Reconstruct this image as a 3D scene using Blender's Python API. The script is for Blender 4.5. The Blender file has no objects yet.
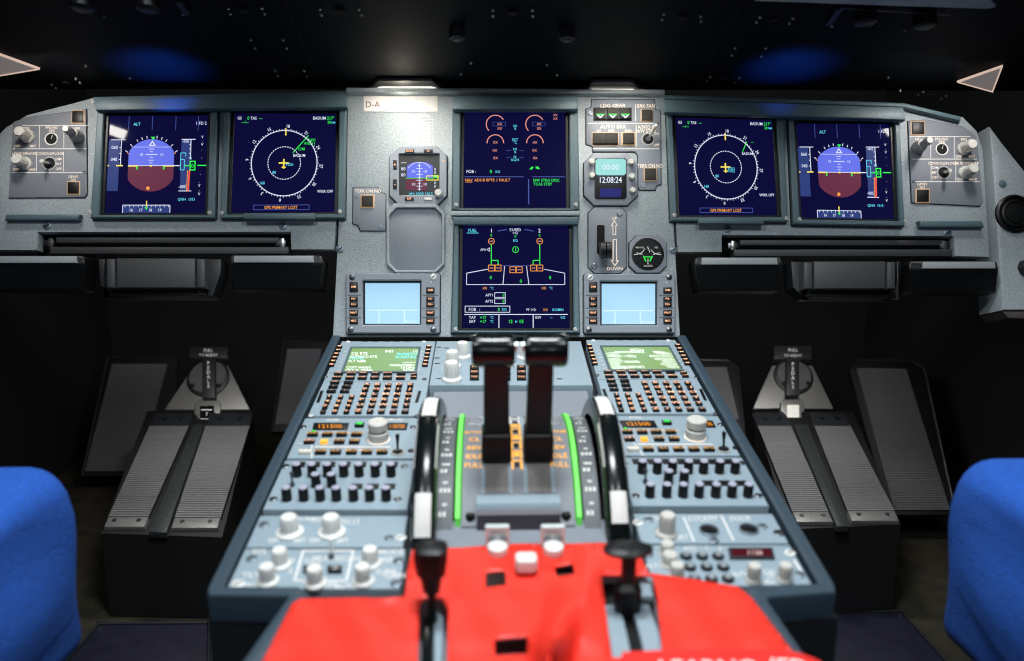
import bpy, bmesh, math, random
from mathutils import Vector, Matrix
from mathutils.geometry import delaunay_2d_cdt
random.seed(4)
sc = bpy.context.scene
COL = sc.collection
rad = math.radians

# ------------------------------------------------------------------ camera
FPX = 855.0
CAM = Vector((0.0, 0.0, 0.85))
YAW, PIT = rad(1.4), rad(12.0)
FH = Vector((math.sin(YAW), math.cos(YAW), 0))
RV = Vector((math.cos(YAW), -math.sin(YAW), 0))
FV = FH * math.cos(PIT) - Vector((0, 0, 1)) * math.sin(PIT)
UV = FH * math.sin(PIT) + Vector((0, 0, 1)) * math.cos(PIT)

def ray(px, py):
    return FV + RV * ((px - 512) / FPX) + UV * ((330.5 - py) / FPX)

def at_depth(px, py, z):
    return CAM + ray(px, py) * z

cd = bpy.data.cameras.new('camera')
cam = bpy.data.objects.new('camera', cd)
COL.objects.link(cam)
m3 = Matrix((RV, UV, -FV)).transposed()
cam.matrix_world = Matrix.Translation(CAM) @ m3.to_4x4()
cd.sensor_width = 36.0
cd.lens = FPX * 36 / 1024
cd.clip_start = 0.02
cd.dof.use_dof = True
cd.dof.focus_distance = 1.34
cd.dof.aperture_fstop = 3.2
sc.camera = cam
sc.view_settings.view_transform = 'Standard'
sc.view_settings.look = 'None'
sc.view_settings.gamma = 1
sc.view_settings.exposure = 0.06
sc.view_settings.use_curve_mapping = False
sc.cycles.filter_width = 1.15

# ------------------------------------------------------------------ planes
class Plane:
    """a real plane in the cockpit; uv() gives metres on it for a sight line of the camera"""
    def __init__(s, o, ex, ey):
        s.o, s.ex, s.ey = o, ex.normalized(), ey.normalized()
        s.n = s.ex.cross(s.ey).normalized()
        if s.n.dot(CAM - o) < 0: s.n = -s.n
    def pt(s, u, v, h=0.0):
        return s.o + s.ex * u + s.ey * v + s.n * h
    def uv(s, px, py, h=0.0):
        d = ray(px, py)
        t = (s.o + s.n * h - CAM).dot(s.n) / d.dot(s.n)
        p = CAM + d * t - s.o
        return (p.dot(s.ex), p.dot(s.ey))

class Loc:
    """sub-frame of a plane: a = x0 + a*k, b = y0 + b*k, plus a shift of du metres"""
    def __init__(s, pl, x0=0, y0=0, k=1.0, h=0.0, du=0.0):
        s.pl, s.x0, s.y0, s.k, s.h, s.du = pl, x0, y0, k, h, du
    def uv(s, a, b):
        u, v = s.pl.uv(s.x0 + a * s.k, s.y0 + b * s.k, s.h)
        return (u + s.du, v)

class Quad:
    """bilinear frame over a four-cornered face: (0,0) top left, (1,1) bottom right"""
    def __init__(s, pl, c, h=0.0):
        s.pl = pl
        s.c = [Vector(pl.uv(x, y, h)) for x, y in c]
        s.h = h
    def uv(s, a, b):
        p = (s.c[0] * (1 - a) + s.c[1] * a) * (1 - b) + (s.c[3] * (1 - a) + s.c[2] * a) * b
        return (p.x, p.y)

X1 = Vector((1, 0, 0))
_up = FV * 855 + UV * 8330
_up.x = 0
MP = Plane(at_depth(508, 335, 1.30), X1, _up)                     # main instrument panel
PD = Plane(at_depth(508, 338, 1.295), X1, Vector((0, math.cos(rad(8.4)), math.sin(rad(8.4)))))   # pedestal top
M = Loc(MP); P = Loc(PD)
VPX, VPY = 491.0, 13.0
def rp(r0, r1, y0, y1):
    """pedestal-top rectangle from two side ratios and two rows"""
    f = lambda r, y: (VPX + r * (y - VPY), y)
    return [f(r0, y0), f(r1, y0), f(r1, y1), f(r0, y1)]

# ------------------------------------------------------------------ materials
MATS = {}
def mat(name, col, rough=0.5, metal=0.0, nscale=60.0, namt=0.08, bump=0.0, emit=None, es=1.0, spec=0.5, alpha=1.0, coat=0.0, ndark=None):
    m = bpy.data.materials.new(name); m.use_nodes = True
    nt = m.node_tree; b = nt.nodes['Principled BSDF']
    tc = nt.nodes.new('ShaderNodeTexCoord'); nz = nt.nodes.new('ShaderNodeTexNoise')
    nz.inputs['Scale'].default_value = nscale; nz.inputs['Detail'].default_value = 3
    nt.links.new(tc.outputs['Object'], nz.inputs['Vector'])
    rmp = nt.nodes.new('ShaderNodeMapRange')
    rmp.inputs['From Min'].default_value = 0.3; rmp.inputs['From Max'].default_value = 0.7
    rmp.inputs['To Min'].default_value = 1 - namt; rmp.inputs['To Max'].default_value = 1 + namt
    nt.links.new(nz.outputs['Fac'], rmp.inputs['Value'])
    mx = nt.nodes.new('ShaderNodeVectorMath'); mx.operation = 'SCALE'
    mx.inputs[0].default_value = col[:3]
    nt.links.new(rmp.outputs['Result'], mx.inputs['Scale'])
    nt.links.new(mx.outputs['Vector'], b.inputs['Base Color'])
    b.inputs['Roughness'].default_value = rough
    b.inputs['Metallic'].default_value = metal
    b.inputs['Specular IOR Level'].default_value = spec
    b.inputs['Coat Weight'].default_value = coat
    b.inputs['Coat Roughness'].default_value = 0.08
    if bump:
        bp = nt.nodes.new('ShaderNodeBump'); bp.inputs['Strength'].default_value = bump
        bp.inputs['Distance'].default_value = 0.001
        nt.links.new(nz.outputs['Fac'], bp.inputs['Height']); nt.links.new(bp.outputs['Normal'], b.inputs['Normal'])
    if emit:
        b.inputs['Emission Color'].default_value = (*emit, 1)
        b.inputs['Emission Strength'].default_value = es
    MATS[name] = m
    return m

def emi(name, col, s=1.0):
    return mat(name, tuple(c * 0.05 for c in col), 0.5, spec=.2, emit=col, es=s, namt=0.02)

fascia = mat('fascia_paint', (.34, .385, .40), .5, .0, 420, .20, .6)
fascia2 = mat('frame_paint', (.080, .135, .155), .45, 0, 420, .12, .3)
plateg = mat('plate_grey_paint', (.235, .26, .295), .5, 0, 500, .06, .12)
pedg = mat('pedestal_module_paint', (.29, .375, .43), .5, 0, 500, .06, .12)
quadm = mat('quadrant_paint', (.19, .205, .23), .45, 0, 400, .05, .1)
platew = mat('plate_warm_grey', (.20, .215, .24), .5, 0, 500, .06, .12)
rimm = mat('rim_paint', (.036, .062, .084), .45, 0, 500, .06, .15)
dark = mat('dark_paint', (.012, .014, .017), .5, 0, 300, .1, .1)
black = mat('black_plastic', (.005, .0055, .006), .42, 0, 200, .1, spec=.35)
gloss = mat('gloss_black', (.004, .006, .0065), .2, 0, 50, .1, spec=.35)
padt = mat('table_vinyl', (.038, .040, .043), .5, 0, 500, .12, .3)
padm = mat('black_vinyl', (.0075, .0085, .0095), .45, 0, 700, .12, .3)
ledge = mat('ledge_grey', (.27, .29, .30), .45, 0, 600, .06, .1)
under = mat('glareshield_black', (.0035, .0045, .006), .6, 0, 800, .1, .1, spec=.06)
underb = mat('groove_black', (.002, .002, .002), .9)
steel = mat('steel', (.55, .55, .53), .28, 1.0, 300, .08)
darksteel = mat('dark_steel', (.16, .17, .18), .35, 1.0, 300, .1)
screwm = mat('screw_grey', (.22, .27, .31), .4, .5, 300, .1)
white = mat('white_plastic', (.78, .77, .73), .4, 0, 100, .04)
cream = mat('cream_knob', (.62, .60, .54), .45, 0, 200, .06)
knobg = mat('knob_grey', (.42, .41, .38), .5, 0, 200, .08)
mark = mat('white_marking', (.80, .78, .74), .6, 0, 100, .02)
markw = mat('lit_legend', (.8, .7, .6), .6, 0, 100, .02, emit=(1, .78, .62), es=.35)
greenp = mat('green_band', (.16, .80, .10), .5, 0, 80, .04, emit=(.15, .9, .1), es=.25)
placm = mat('placard_white', (.85, .83, .78), .6, 0, 60, .02)
inkd = mat('ink_brown', (.16, .08, .04), .6)
inkf = mat('ink_faded', (.62, .57, .50), .6)
redm = mat('red_cover', (.90, .034, .018), .42, 0, 45, .05, .25)
redd = mat('red_ribbon', (.85, .015, .01), .55, 0, 300, .06, .3)
bluef = mat('blue_fabric', (.010, .090, .45), .9, 0, 420, .30, 1.0)
bluep = mat('blue_piping', (.012, .065, .31), .8, 0, 400, .1, .4)
treadm = mat('tread_rubber', (.13, .13, .135), .55, 0, 400, .1, .1)
castm = mat('cast_plate', (.20, .20, .19), .5, .6, 500, .22, .5)
boxm = mat('pedal_housing', (.0032, .0032, .0035), .6, 0, 200, .2, .1)
floorm = mat('floor_panel', (.011, .0105, .024), .5, 0, 30, .3, .1)
floorb = mat('floor_olive', (.020, .017, .009), .7, 0, 25, .5, .2)
wallm = mat('wall_black', (.0014, .0014, .0017), .85, 0, 30, .2)
amberp = mat('amber_paint', (.95, .42, .03), .5, emit=(1, .42, .03), es=.55)
keybrown = mat('unlit_pushbutton', (.036, .032, .028), .6, 0, 200, .1, spec=.25)
amberrim = mat('pushbutton_rim', (.55, .36, .20), .5, emit=(1, .6, .3), es=.12)
browng = mat('bare_bracket', (.06, .05, .045), .6)
E_bg = mat('screen_navy', (.002, .002, .006), .06, emit=(.0034, .0032, .036), es=1.0, namt=.0, spec=.10)
E_white = emi('glow_white', (.75, .8, 1), .95)
E_dim = emi('glow_dim_blue', (.06, .1, .42), .8)
E_cyan = emi('glow_cyan', (.12, .75, 1), .9)
E_green = emi('glow_green', (.03, .95, .08), .85)
E_amber = emi('glow_amber', (1, .36, .06), .9)
E_pink = emi('glow_salmon', (1, .38, .30), .8)
E_yel = emi('glow_yellow', (1, .80, .12), .9)
E_red = emi('glow_red', (1, .10, .03), .95)
E_sky = emi('glow_sky', (.13, .17, .86), .9)
E_gnd = emi('glow_earth', (.135, .02, .055), .9)
E_tape = emi('glow_tape', (.022, .045, .20), .9)
E_lcd = mat('lcd_pale_blue', (.3, .4, .45), .25, emit=(.17, .36, .54), es=1.0, namt=.01)
E_lcdw = emi('lcd_line', (.7, .9, 1), 1.0)
E_mcdu = mat('mcdu_green', (.12, .18, .07), .35, emit=(.16, .29, .085), es=.78, namt=.01)
E_key = emi('key_orange', (1, .47, .25), 1.7)
E_mtx = emi('glow_keypad_white', (.95, 1, 1), 1.5)
E_mcy = emi('glow_keypad_cyan', (.2, .95, 1), 1.4)
E_seg = emi('segment_amber', (1, .34, .02), 1.1)
E_btn = emi('button_amber', (1, .50, .12), 1.1)
E_clk = emi('clock_lcd', (.33, .75, .72), .9)
E_clkw = emi('clock_digits', (.75, .85, 1), .95)
E_clkb = emi('clock_blue', (.008, .009, .16), .9)
E_lamp = emi('lamp_glass', (1, .93, .82), 2.2)
E_lampw = emi('lamp_glass_dim', (1, .72, .60), .6)
E_lampd = emi('lamp_lens_dim', (.14, .12, .12), 1.0)
E_digit = emi('window_digits', (1, .75, .7), .8)
winred = mat('window_dark_red', (.03, .003, .006), .2, emit=(.05, .005, .008), es=1)

guardm = mat('guard_grey', (.62, .68, .66), .6, spec=.2)
# ------------------------------------------------------------------ mesh builder
_fc = {}
def glyphs(s):
    if s not in _fc:
        cu = bpy.data.curves.new('t', 'FONT'); cu.body = s; cu.resolution_u = 2; cu.offset = .006
        ob = bpy.data.objects.new('t', cu); COL.objects.link(ob)
        me = bpy.data.meshes.new_from_object(ob.evaluated_get(bpy.context.evaluated_depsgraph_get()))
        vs = [(v.co.x, v.co.y) for v in me.vertices]; fs = [tuple(p.vertices) for p in me.polygons]
        bpy.data.objects.remove(ob); bpy.data.curves.remove(cu); bpy.data.meshes.remove(me)
        _fc[s] = (vs, fs, max([v[0] for v in vs] or [0]), min([v[0] for v in vs] or [0]))
    return _fc[s]

def area2(p):
    return sum(p[i][0] * p[(i + 1) % len(p)][1] - p[(i + 1) % len(p)][0] * p[i][1] for i in range(len(p)))

def inset(p, d):
    n = len(p); sg = 1 if area2(p) > 0 else -1; out = []
    for i in range(n):
        a, b, c = Vector(p[i - 1]), Vector(p[i]), Vector(p[(i + 1) % n])
        e1, e2 = (b - a), (c - b)
        if e1.length < 1e-9 or e2.length < 1e-9: out.append(tuple(b)); continue
        e1.normalize(); e2.normalize()
        n1, n2 = Vector((-e1.y, e1.x)) * sg, Vector((-e2.y, e2.x)) * sg
        k = n1 + n2; L = k.length_squared
        if L < .2: out.append(tuple(b + n1 * d)); continue
        out.append(tuple(b + k * (2 * d / L)))
    return out

def uvs(loc, pts): return [loc.uv(a, b) for a, b in pts]

class MB:
    def __init__(s): s.v, s.f, s.m, s.mats = [], [], [], []
    def mi(s, m):
        if m not in s.mats: s.mats.append(m)
        return s.mats.index(m)
    def add(s, vs, fs, m):
        k = len(s.v); s.v += [Vector(x) for x in vs]; i = s.mi(m)
        for f in fs: s.f.append(tuple(k + j for j in f)); s.m.append(i)
    def prism(s, pl, pts, h0, h1, m, bev=0.0, top=None):
        """closed slab on plane pl over uv points"""
        n = len(pts); rings = [[pl.pt(u, v, h0) for u, v in pts]]
        if bev:
            rings.append([pl.pt(u, v, h1 - bev) for u, v in pts])
            rings.append([pl.pt(u, v, h1 - bev * .3) for u, v in inset(pts, bev * .3)])
            rings.append([pl.pt(u, v, h1) for u, v in inset(pts, bev)])
        else:
            rings.append([pl.pt(u, v, h1) for u, v in pts])
        vs = [x for r in rings for x in r]; fs = [tuple(range(n - 1, -1, -1))]
        for r in range(len(rings) - 1):
            for i in range(n):
                j = (i + 1) % n
                fs.append((r * n + i, r * n + j, (r + 1) * n + j, (r + 1) * n + i))
        L = (len(rings) - 1) * n
        s.add(vs, fs, m)
        s.add(rings[-1], [tuple(range(n))], top or m)
        return s
    def box(s, pl, u0, u1, v0, v1, h0, h1, m, bev=0.0, top=None):
        return s.prism(pl, [(u0, v0), (u1, v0), (u1, v1), (u0, v1)], h0, h1, m, bev, top)
    def ring(s, pl, outer, inner, h0, h1, h2, m, bev=.0008):
        """frame: outer wall h0-h1, flat top, inner wall h1-h2"""
        n = len(outer)
        rs = [[pl.pt(u, v, h0) for u, v in outer], [pl.pt(u, v, h1 - bev) for u, v in outer],
              [pl.pt(u, v, h1) for u, v in inset(outer, bev)], [pl.pt(u, v, h1) for u, v in inset(inner, -bev)],
              [pl.pt(u, v, h1 - bev) for u, v in inner], [pl.pt(u, v, h2) for u, v in inner]]
        vs = [x for r in rs for x in r]; fs = []
        for r in range(5):
            for i in range(n):
                j = (i + 1) % n
                fs.append((r * n + i, r * n + j, (r + 1) * n + j, (r + 1) * n + i))
        s.add(vs, fs, m); return s
    def lathe(s, pl, c, prof, m, seg=20, capm=None, tilt=(0, 0), sx=1.0, sy=1.0):
        """profile of (radius, height) about the plane's normal at uv c; tilt leans it (du, dv per metre of height)"""
        vs, fs = [], []
        for r, h in prof:
            for i in range(seg):
                a = 2 * math.pi * i / seg
                vs.append(pl.pt(c[0] + r * sx * math.cos(a) + tilt[0] * h, c[1] + r * sy * math.sin(a) + tilt[1] * h, h))
        for k in range(len(prof) - 1):
            for i in range(seg):
                j = (i + 1) % seg
                fs.append((k * seg + i, k * seg + j, (k + 1) * seg + j, (k + 1) * seg + i))
        fs.append(tuple(range(seg - 1, -1, -1)))
        s.add(vs, fs, m)
        s.add(vs[-seg:], [tuple(range(seg))], capm or m)
        return s
    def strip(s, pl, pts, w, h, m, closed=False):
        """flat line of width w along uv points"""
        q = list(pts) + ([pts[0]] if closed else [])
        for (a, b) in zip(q, q[1:]):
            d = Vector(b) - Vector(a)
            if d.length < 1e-9: continue
            d.normalize(); n = Vector((-d.y, d.x)) * (w / 2); e = d * (w * .4 if closed else 0)
            A, B = Vector(a) - e, Vector(b) + e
            s.add([pl.pt(*(A + n), h), pl.pt(*(A - n), h), pl.pt(*(B - n), h), pl.pt(*(B + n), h)], [(0, 1, 2, 3)], m)
        return s
    def flat(s, pl, pts, h, m):
        s.add([pl.pt(u, v, h) for u, v in pts], [tuple(range(len(pts)))], m); return s
    def text(s, loc, t, a, b, size, m, h, rot=0.0, align='c', sx=1.0):
        vs, fs, x1, x0 = glyphs(t)
        sz = size / .72; off = {'c': (x1 + x0) / 2, 'l': x0, 'r': x1}[align]
        cr, sr = math.cos(rot), math.sin(rot); pl = loc.pl; out = []
        for x, y in vs:
            X, Y = (x - off) * sz * sx, -(y - .36) * sz
            out.append(pl.pt(*loc.uv(a + X * cr - Y * sr, b + X * sr + Y * cr), h))
        s.add(out, fs, m); return s
    def extr(s, pl, prof, u0, u1, m, sidem=None):
        """side profile of (distance to the rear, height) drawn out across the pedestal from u0 to u1"""
        n = len(prof)
        A = [pl.pt(u0, -d, h) for d, h in prof]; B = [pl.pt(u1, -d, h) for d, h in prof]
        s.add(A + B, [(i, (i + 1) % n, n + (i + 1) % n, n + i) for i in range(n)], m)
        s.add(A, [tuple(range(n))], sidem or m); s.add(B, [tuple(range(n))], sidem or m)
        return s
    def tube(s, pts, r, m, seg=10):
        pts = [Vector(p) for p in pts]; vs, fs = [], []
        rr = r if isinstance(r, (list, tuple)) else [r] * len(pts)
        for i, p in enumerate(pts):
            t = (pts[min(i + 1, len(pts) - 1)] - pts[max(i - 1, 0)]).normalized()
            a = t.cross(Vector((0, 0, 1)) if abs(t.z) < .9 else Vector((1, 0, 0))).normalized(); b = t.cross(a)
            for k in range(seg):
                an = 2 * math.pi * k / seg; vs.append(p + (a * math.cos(an) + b * math.sin(an)) * rr[i])
        for i in range(len(pts) - 1):
            for k in range(seg):
                q = (k + 1) % seg
                fs.append((i * seg + k, i * seg + q, (i + 1) * seg + q, (i + 1) * seg + k))
        fs += [tuple(range(seg)), tuple(range((len(pts) - 1) * seg, len(pts) * seg))]
        s.add(vs, fs, m); return s
    def hull(s, a, b, m):
        """solid between two loops of equal count"""
        n = len(a)
        s.add(list(a) + list(b), [tuple(range(n)), tuple(range(n, 2 * n))] + [(i, (i + 1) % n, n + (i + 1) % n, n + i) for i in range(n)], m)
        return s
    def build(s, name, parent=None, smooth=True, sharp=.6):
        c = sum(s.v, Vector()) / len(s.v)
        lo = Vector([min(v[i] for v in s.v) for i in range(3)]); hi = Vector([max(v[i] for v in s.v) for i in range(3)])
        c = (lo + hi) / 2
        me = bpy.data.meshes.new(name)
        me.from_pydata([tuple(v - c) for v in s.v], [], s.f)
        for m in s.mats: me.materials.append(m)
        me.polygons.foreach_set('material_index', s.m)
        bm = bmesh.new(); bm.from_mesh(me)
        bmesh.ops.remove_doubles(bm, verts=bm.verts, dist=1e-6)
        bmesh.ops.recalc_face_normals(bm, faces=bm.faces)
        bm.to_mesh(me); bm.free()
        if smooth:
            me.polygons.foreach_set('use_smooth', [True] * len(me.polygons))
            me.set_sharp_from_angle(angle=sharp)
        me.update()
        o = bpy.data.objects.new(name, me); COL.objects.link(o)
        if parent is not None:
            o.parent = parent; o.location = c - WL[parent.name]
        else:
            o.location = c
        WL[o.name] = c
        return o
WL = {}

def thing(name, label, cat, base, group=None):
    o = bpy.data.objects.new(name, None); COL.objects.link(o)
    o.empty_display_size = .02; o.location = base; WL[o.name] = Vector(base)
    o['label'] = label; o['category'] = cat
    if group: o['group'] = group
    return o
def tag(o, label, cat, group=None):
    o['label'] = label; o['category'] = cat
    if group: o['group'] = group
    return o
def struct(o): o['kind'] = 'structure'; return o
def rect(x0, y0, x1, y1): return [(x0, y0), (x1, y0), (x1, y1), (x0, y1)]
def octa(x0, y0, x1, y1, c): return [(x0 + c, y0), (x1 - c, y0), (x1, y0 + c), (x1, y1 - c), (x1 - c, y1), (x0 + c, y1), (x0, y1 - c), (x0, y0 + c)]
def base_of(pl, loc, a, b, h=0): return pl.pt(*loc.uv(a, b), h)
def circ(c, r, n=24, a0=0, a1=360): return [(c[0] + r * math.cos(rad(a0 + (a1 - a0) * i / n)), c[1] + r * math.sin(rad(a0 + (a1 - a0) * i / n))) for i in range(n + 1)]

def screw(parent, loc, x, y, r=.0032, h0=0.0, m=None, name='screw'):
    b = MB(); c = loc.uv(x, y); pl = loc.pl
    b.lathe(pl, c, [(r, h0), (r, h0 + .0008), (r * .8, h0 + .0014)], m or screwm, 12)
    b.strip(pl, [(c[0] - r * .6, c[1] - r * .4), (c[0] + r * .6, c[1] + r * .4)], r * .3, h0 + .0015, black)
    return b.build(name, parent)

# ================================================================== SETTING
def slab(name, lo, hi, m):
    b = MB(); x0, y0, z0 = lo; x1, y1, z1 = hi
    b.hull([Vector((x0, y0, z0)), Vector((x1, y0, z0)), Vector((x1, y1, z0)), Vector((x0, y1, z0))],
           [Vector((x0, y0, z1)), Vector((x1, y0, z1)), Vector((x1, y1, z1)), Vector((x0, y1, z1))], m)
    return struct(b.build(name, smooth=False))
slab('floor', (-1.15, -1.5, -.05), (1.15, 2.6, 0), floorb)
slab('wall_front', (-1.15, 2.55, 0), (1.15, 2.6, 1.9), wallm)
slab('wall_left', (-1.2, -1.5, 0), (-1.15, 2.6, 1.9), wallm)
slab('wall_right', (1.15, -1.5, 0), (1.2, 2.6, 1.9), wallm)
slab('wall_back', (-1.15, -1.55, 0), (1.15, -1.5, 1.9), wallm)
slab('ceiling', (-1.2, -1.55, 1.9), (1.2, 2.6, 1.95), wallm)

# ================================================================== MAIN INSTRUMENT PANEL
panel = thing('instrument_panel', 'grey main instrument panel spanning the cockpit under the dark glareshield', 'instrument panel', MP.pt(0, 0, -.02))
b = MB(); b.prism(MP, uvs(M, [(346, 88), (664, 90), (668, 120), (680, 334), (680, 337), (332, 337), (333, 334), (344, 120)]), -.018, 0, fascia, .001)
cf = b.build('center_fascia', panel)
b = MB(); b.prism(MP, uvs(M, [(-12, 146), (6, 127), (27, 115), (92, 98), (345, 91), (343.5, 118), (334, 249.5), (291, 249.5), (290.5, 232), (37.5, 232), (37, 250), (-14, 250)]), -.018, -.0003, fascia, .001)
b.build('side_fascia', panel)
b = MB(); b.prism(MP, uvs(M, [(665, 95), (905, 103), (963, 117), (977, 131), (983, 150), (990, 257), (955, 256), (954, 236), (722, 235), (722, 252), (678, 252), (669, 122)]), -.018, -.0003, fascia, .001)
b.build('side_fascia', panel)
# brows over the displays, lips at the top
def brow(pts, h, m=fascia2, name='display_brow', h0=.0002):
    b = MB(); b.prism(MP, uvs(Loc(MP, h=h), pts), h0, h, m, .0025); return b.build(name, panel)
brow([(93, 98), (347, 94), (347, 107), (95, 110)], .024, h0=.0114)
brow([(665, 99), (904, 107), (906, 120), (665, 112)], .024, h0=.0114)
brow([(453, 96), (578, 96), (578, 109), (453, 109)], .026, h0=.0114)
brow([(452, 216.5), (580, 216.5), (578, 224.5), (454, 224.5)], .018, h0=.0114)
brow([(93, 99), (347, 96), (347, 105.5), (95, 107)], .0113, name='brow_mount')
brow([(666, 101), (903, 108), (905, 115), (666, 108)], .0113, name='brow_mount')
brow([(454, 97), (577, 97), (577, 104), (454, 104)], .0113, name='brow_mount')
brow([(454, 216.5), (577, 216.5), (577, 219), (454, 219)], .0113, name='brow_mount')
brow([(346, 87), (665, 89), (665, 93.5), (346, 92)], .016, fascia, 'top_lip')
brow([(92, 96.5), (345, 90.5), (345, 95.2), (92, 101)], .0108, name='top_lip')
brow([(665, 94.5), (905, 102.5), (962, 116.5), (961, 121), (904, 107), (665, 99)], .0108, name='top_lip')
# ridges under the displays and on the outer fascias
for pts in ([(243.5, 212.7), (314.5, 212.7), (314.5, 219), (243.5, 219)], [(698.7, 217), (764.8, 217.5), (764.8, 224), (698.7, 223.5)],
            [(5.5, 214), (80, 214), (78, 220), (4, 220)], [(919, 220.5), (983, 220.5), (985, 227), (921, 227)]):
    hi_ = 100 < pts[0][0] < 800; hh_ = .019 if hi_ else .011
    b = MB(); b.prism(MP, uvs(Loc(MP, h=hh_), pts), .0114 if hi_ else 0, hh_, fascia2, .003); b.build('grip_ridge', panel)
b = MB(); b.prism(MP, uvs(Loc(MP, h=.011), [(451, 210.5), (580, 210.5), (580, 215.5), (451, 215.5)]), .0002, .011, fascia, .002); b.build('display_ledge', panel)
for x, y in ((47, 226), (340, 249), (673, 250), (727, 229), (947.6, 233), (283, 226)):
    screw(panel, M, x, y, .0062)
for x, y in ((93.5, 214), (212, 214.5), (224, 214.5), (341, 213.5), (96, 104), (456.5, 206.5), (575, 206.5), (456, 330), (574.5, 330), (673, 217), (784, 220), (797, 221), (902, 223)):
    screw(panel, M, x, y, .0030, .0114, cream, 'captive_screw')
# engraved deviation table beside the placard
b = MB(); L = Loc(MP, 335, 70, .2268)
for t, x, y, s in (('COMPASS', 345, 203, 13), ('STEER', 402, 203, 13), ('FOR', 328, 225, 12), ('FOR', 328, 243, 12), ('MAG', 328, 280, 12), ('FROM', 342, 322, 11)):
    b.text(L, t, x, y, s, mark, .0004, sx=.85)
for x in (360, 392, 432): b.strip(MP, uvs(L, [(x, 215), (x, 332)]), .0006, .0004, mark)
for y in range(218, 326, 13):
    b.strip(MP, uvs(L, [(392, y), (432, y)]), .0005, .0004, mark)
    if y > 225: b.text(L, '%03d' % ((y * 7) % 360), 412, y + 6, 9, mark, .0004)
b.strip(MP, uvs(L, [(310, 262), (392, 262)]), .0006, .0004, mark)
b.build('engraved_table', panel)
# registration placard
b = MB(); b.prism(MP, uvs(L, rect(127, 115, 453, 185)), .0002, .0014, placm, .0004)
pl_ = b.build('registration_placard'); tag(pl_, 'white registration placard lettered D-A near the top of the panel', 'placard')
b = MB(); b.text(L, 'D-A', 168, 153, 27, inkd, .0017)
for t, x in (('I', 226), ('A', 262), ('I', 296)): b.text(L, t, x, 152, 24, inkf, .0017)
b.text(L, 'DATALINK', 388, 130, 9, inkf, .0017)
b.build('lettering', pl_)

def gasket(parent, q, d=.0012, h=.0006):
    b = MB(); b.prism(MP, inset(q, -d if True else d), .00015, h, underb); return b.build('gasket', parent)
# ================================================================== DISPLAY UNITS
def display(name, label, group, scr, frame, gfx, fh=.011):
    t = thing(name, label, 'display', base_of(MP, M, *frame[3]), group)
    q = Quad(MP, scr, .003); qf = uvs(Loc(MP, h=fh), frame)
    inner = [q.uv(-.035, -.03), q.uv(1.035, -.03), q.uv(1.035, 1.025), q.uv(-.035, 1.025)]
    gasket(t, qf, .0011)
    b = MB(); b.ring(MP, qf, inner, .0007, fh, .0012, fascia2, .0016); b.build('bezel', t)
    b = MB(); b.ring(MP, inset(inner, .0006), [q.uv(0, 0), q.uv(1, 0), q.uv(1, 1), q.uv(0, 1)], .001, .0055, .0025, black, .0006); b.build('inner_frame', t)
    b = MB(); b.prism(MP, [q.uv(-.01, -.01), q.uv(1.01, -.01), q.uv(1.01, 1.01), q.uv(-.01, 1.01)], .0012, .003, E_bg)
    s = b.build('screen', t, smooth=False)
    b = MB(); gfx(b, q); b.build('screen_graphics', s, smooth=False)
    return t

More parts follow.
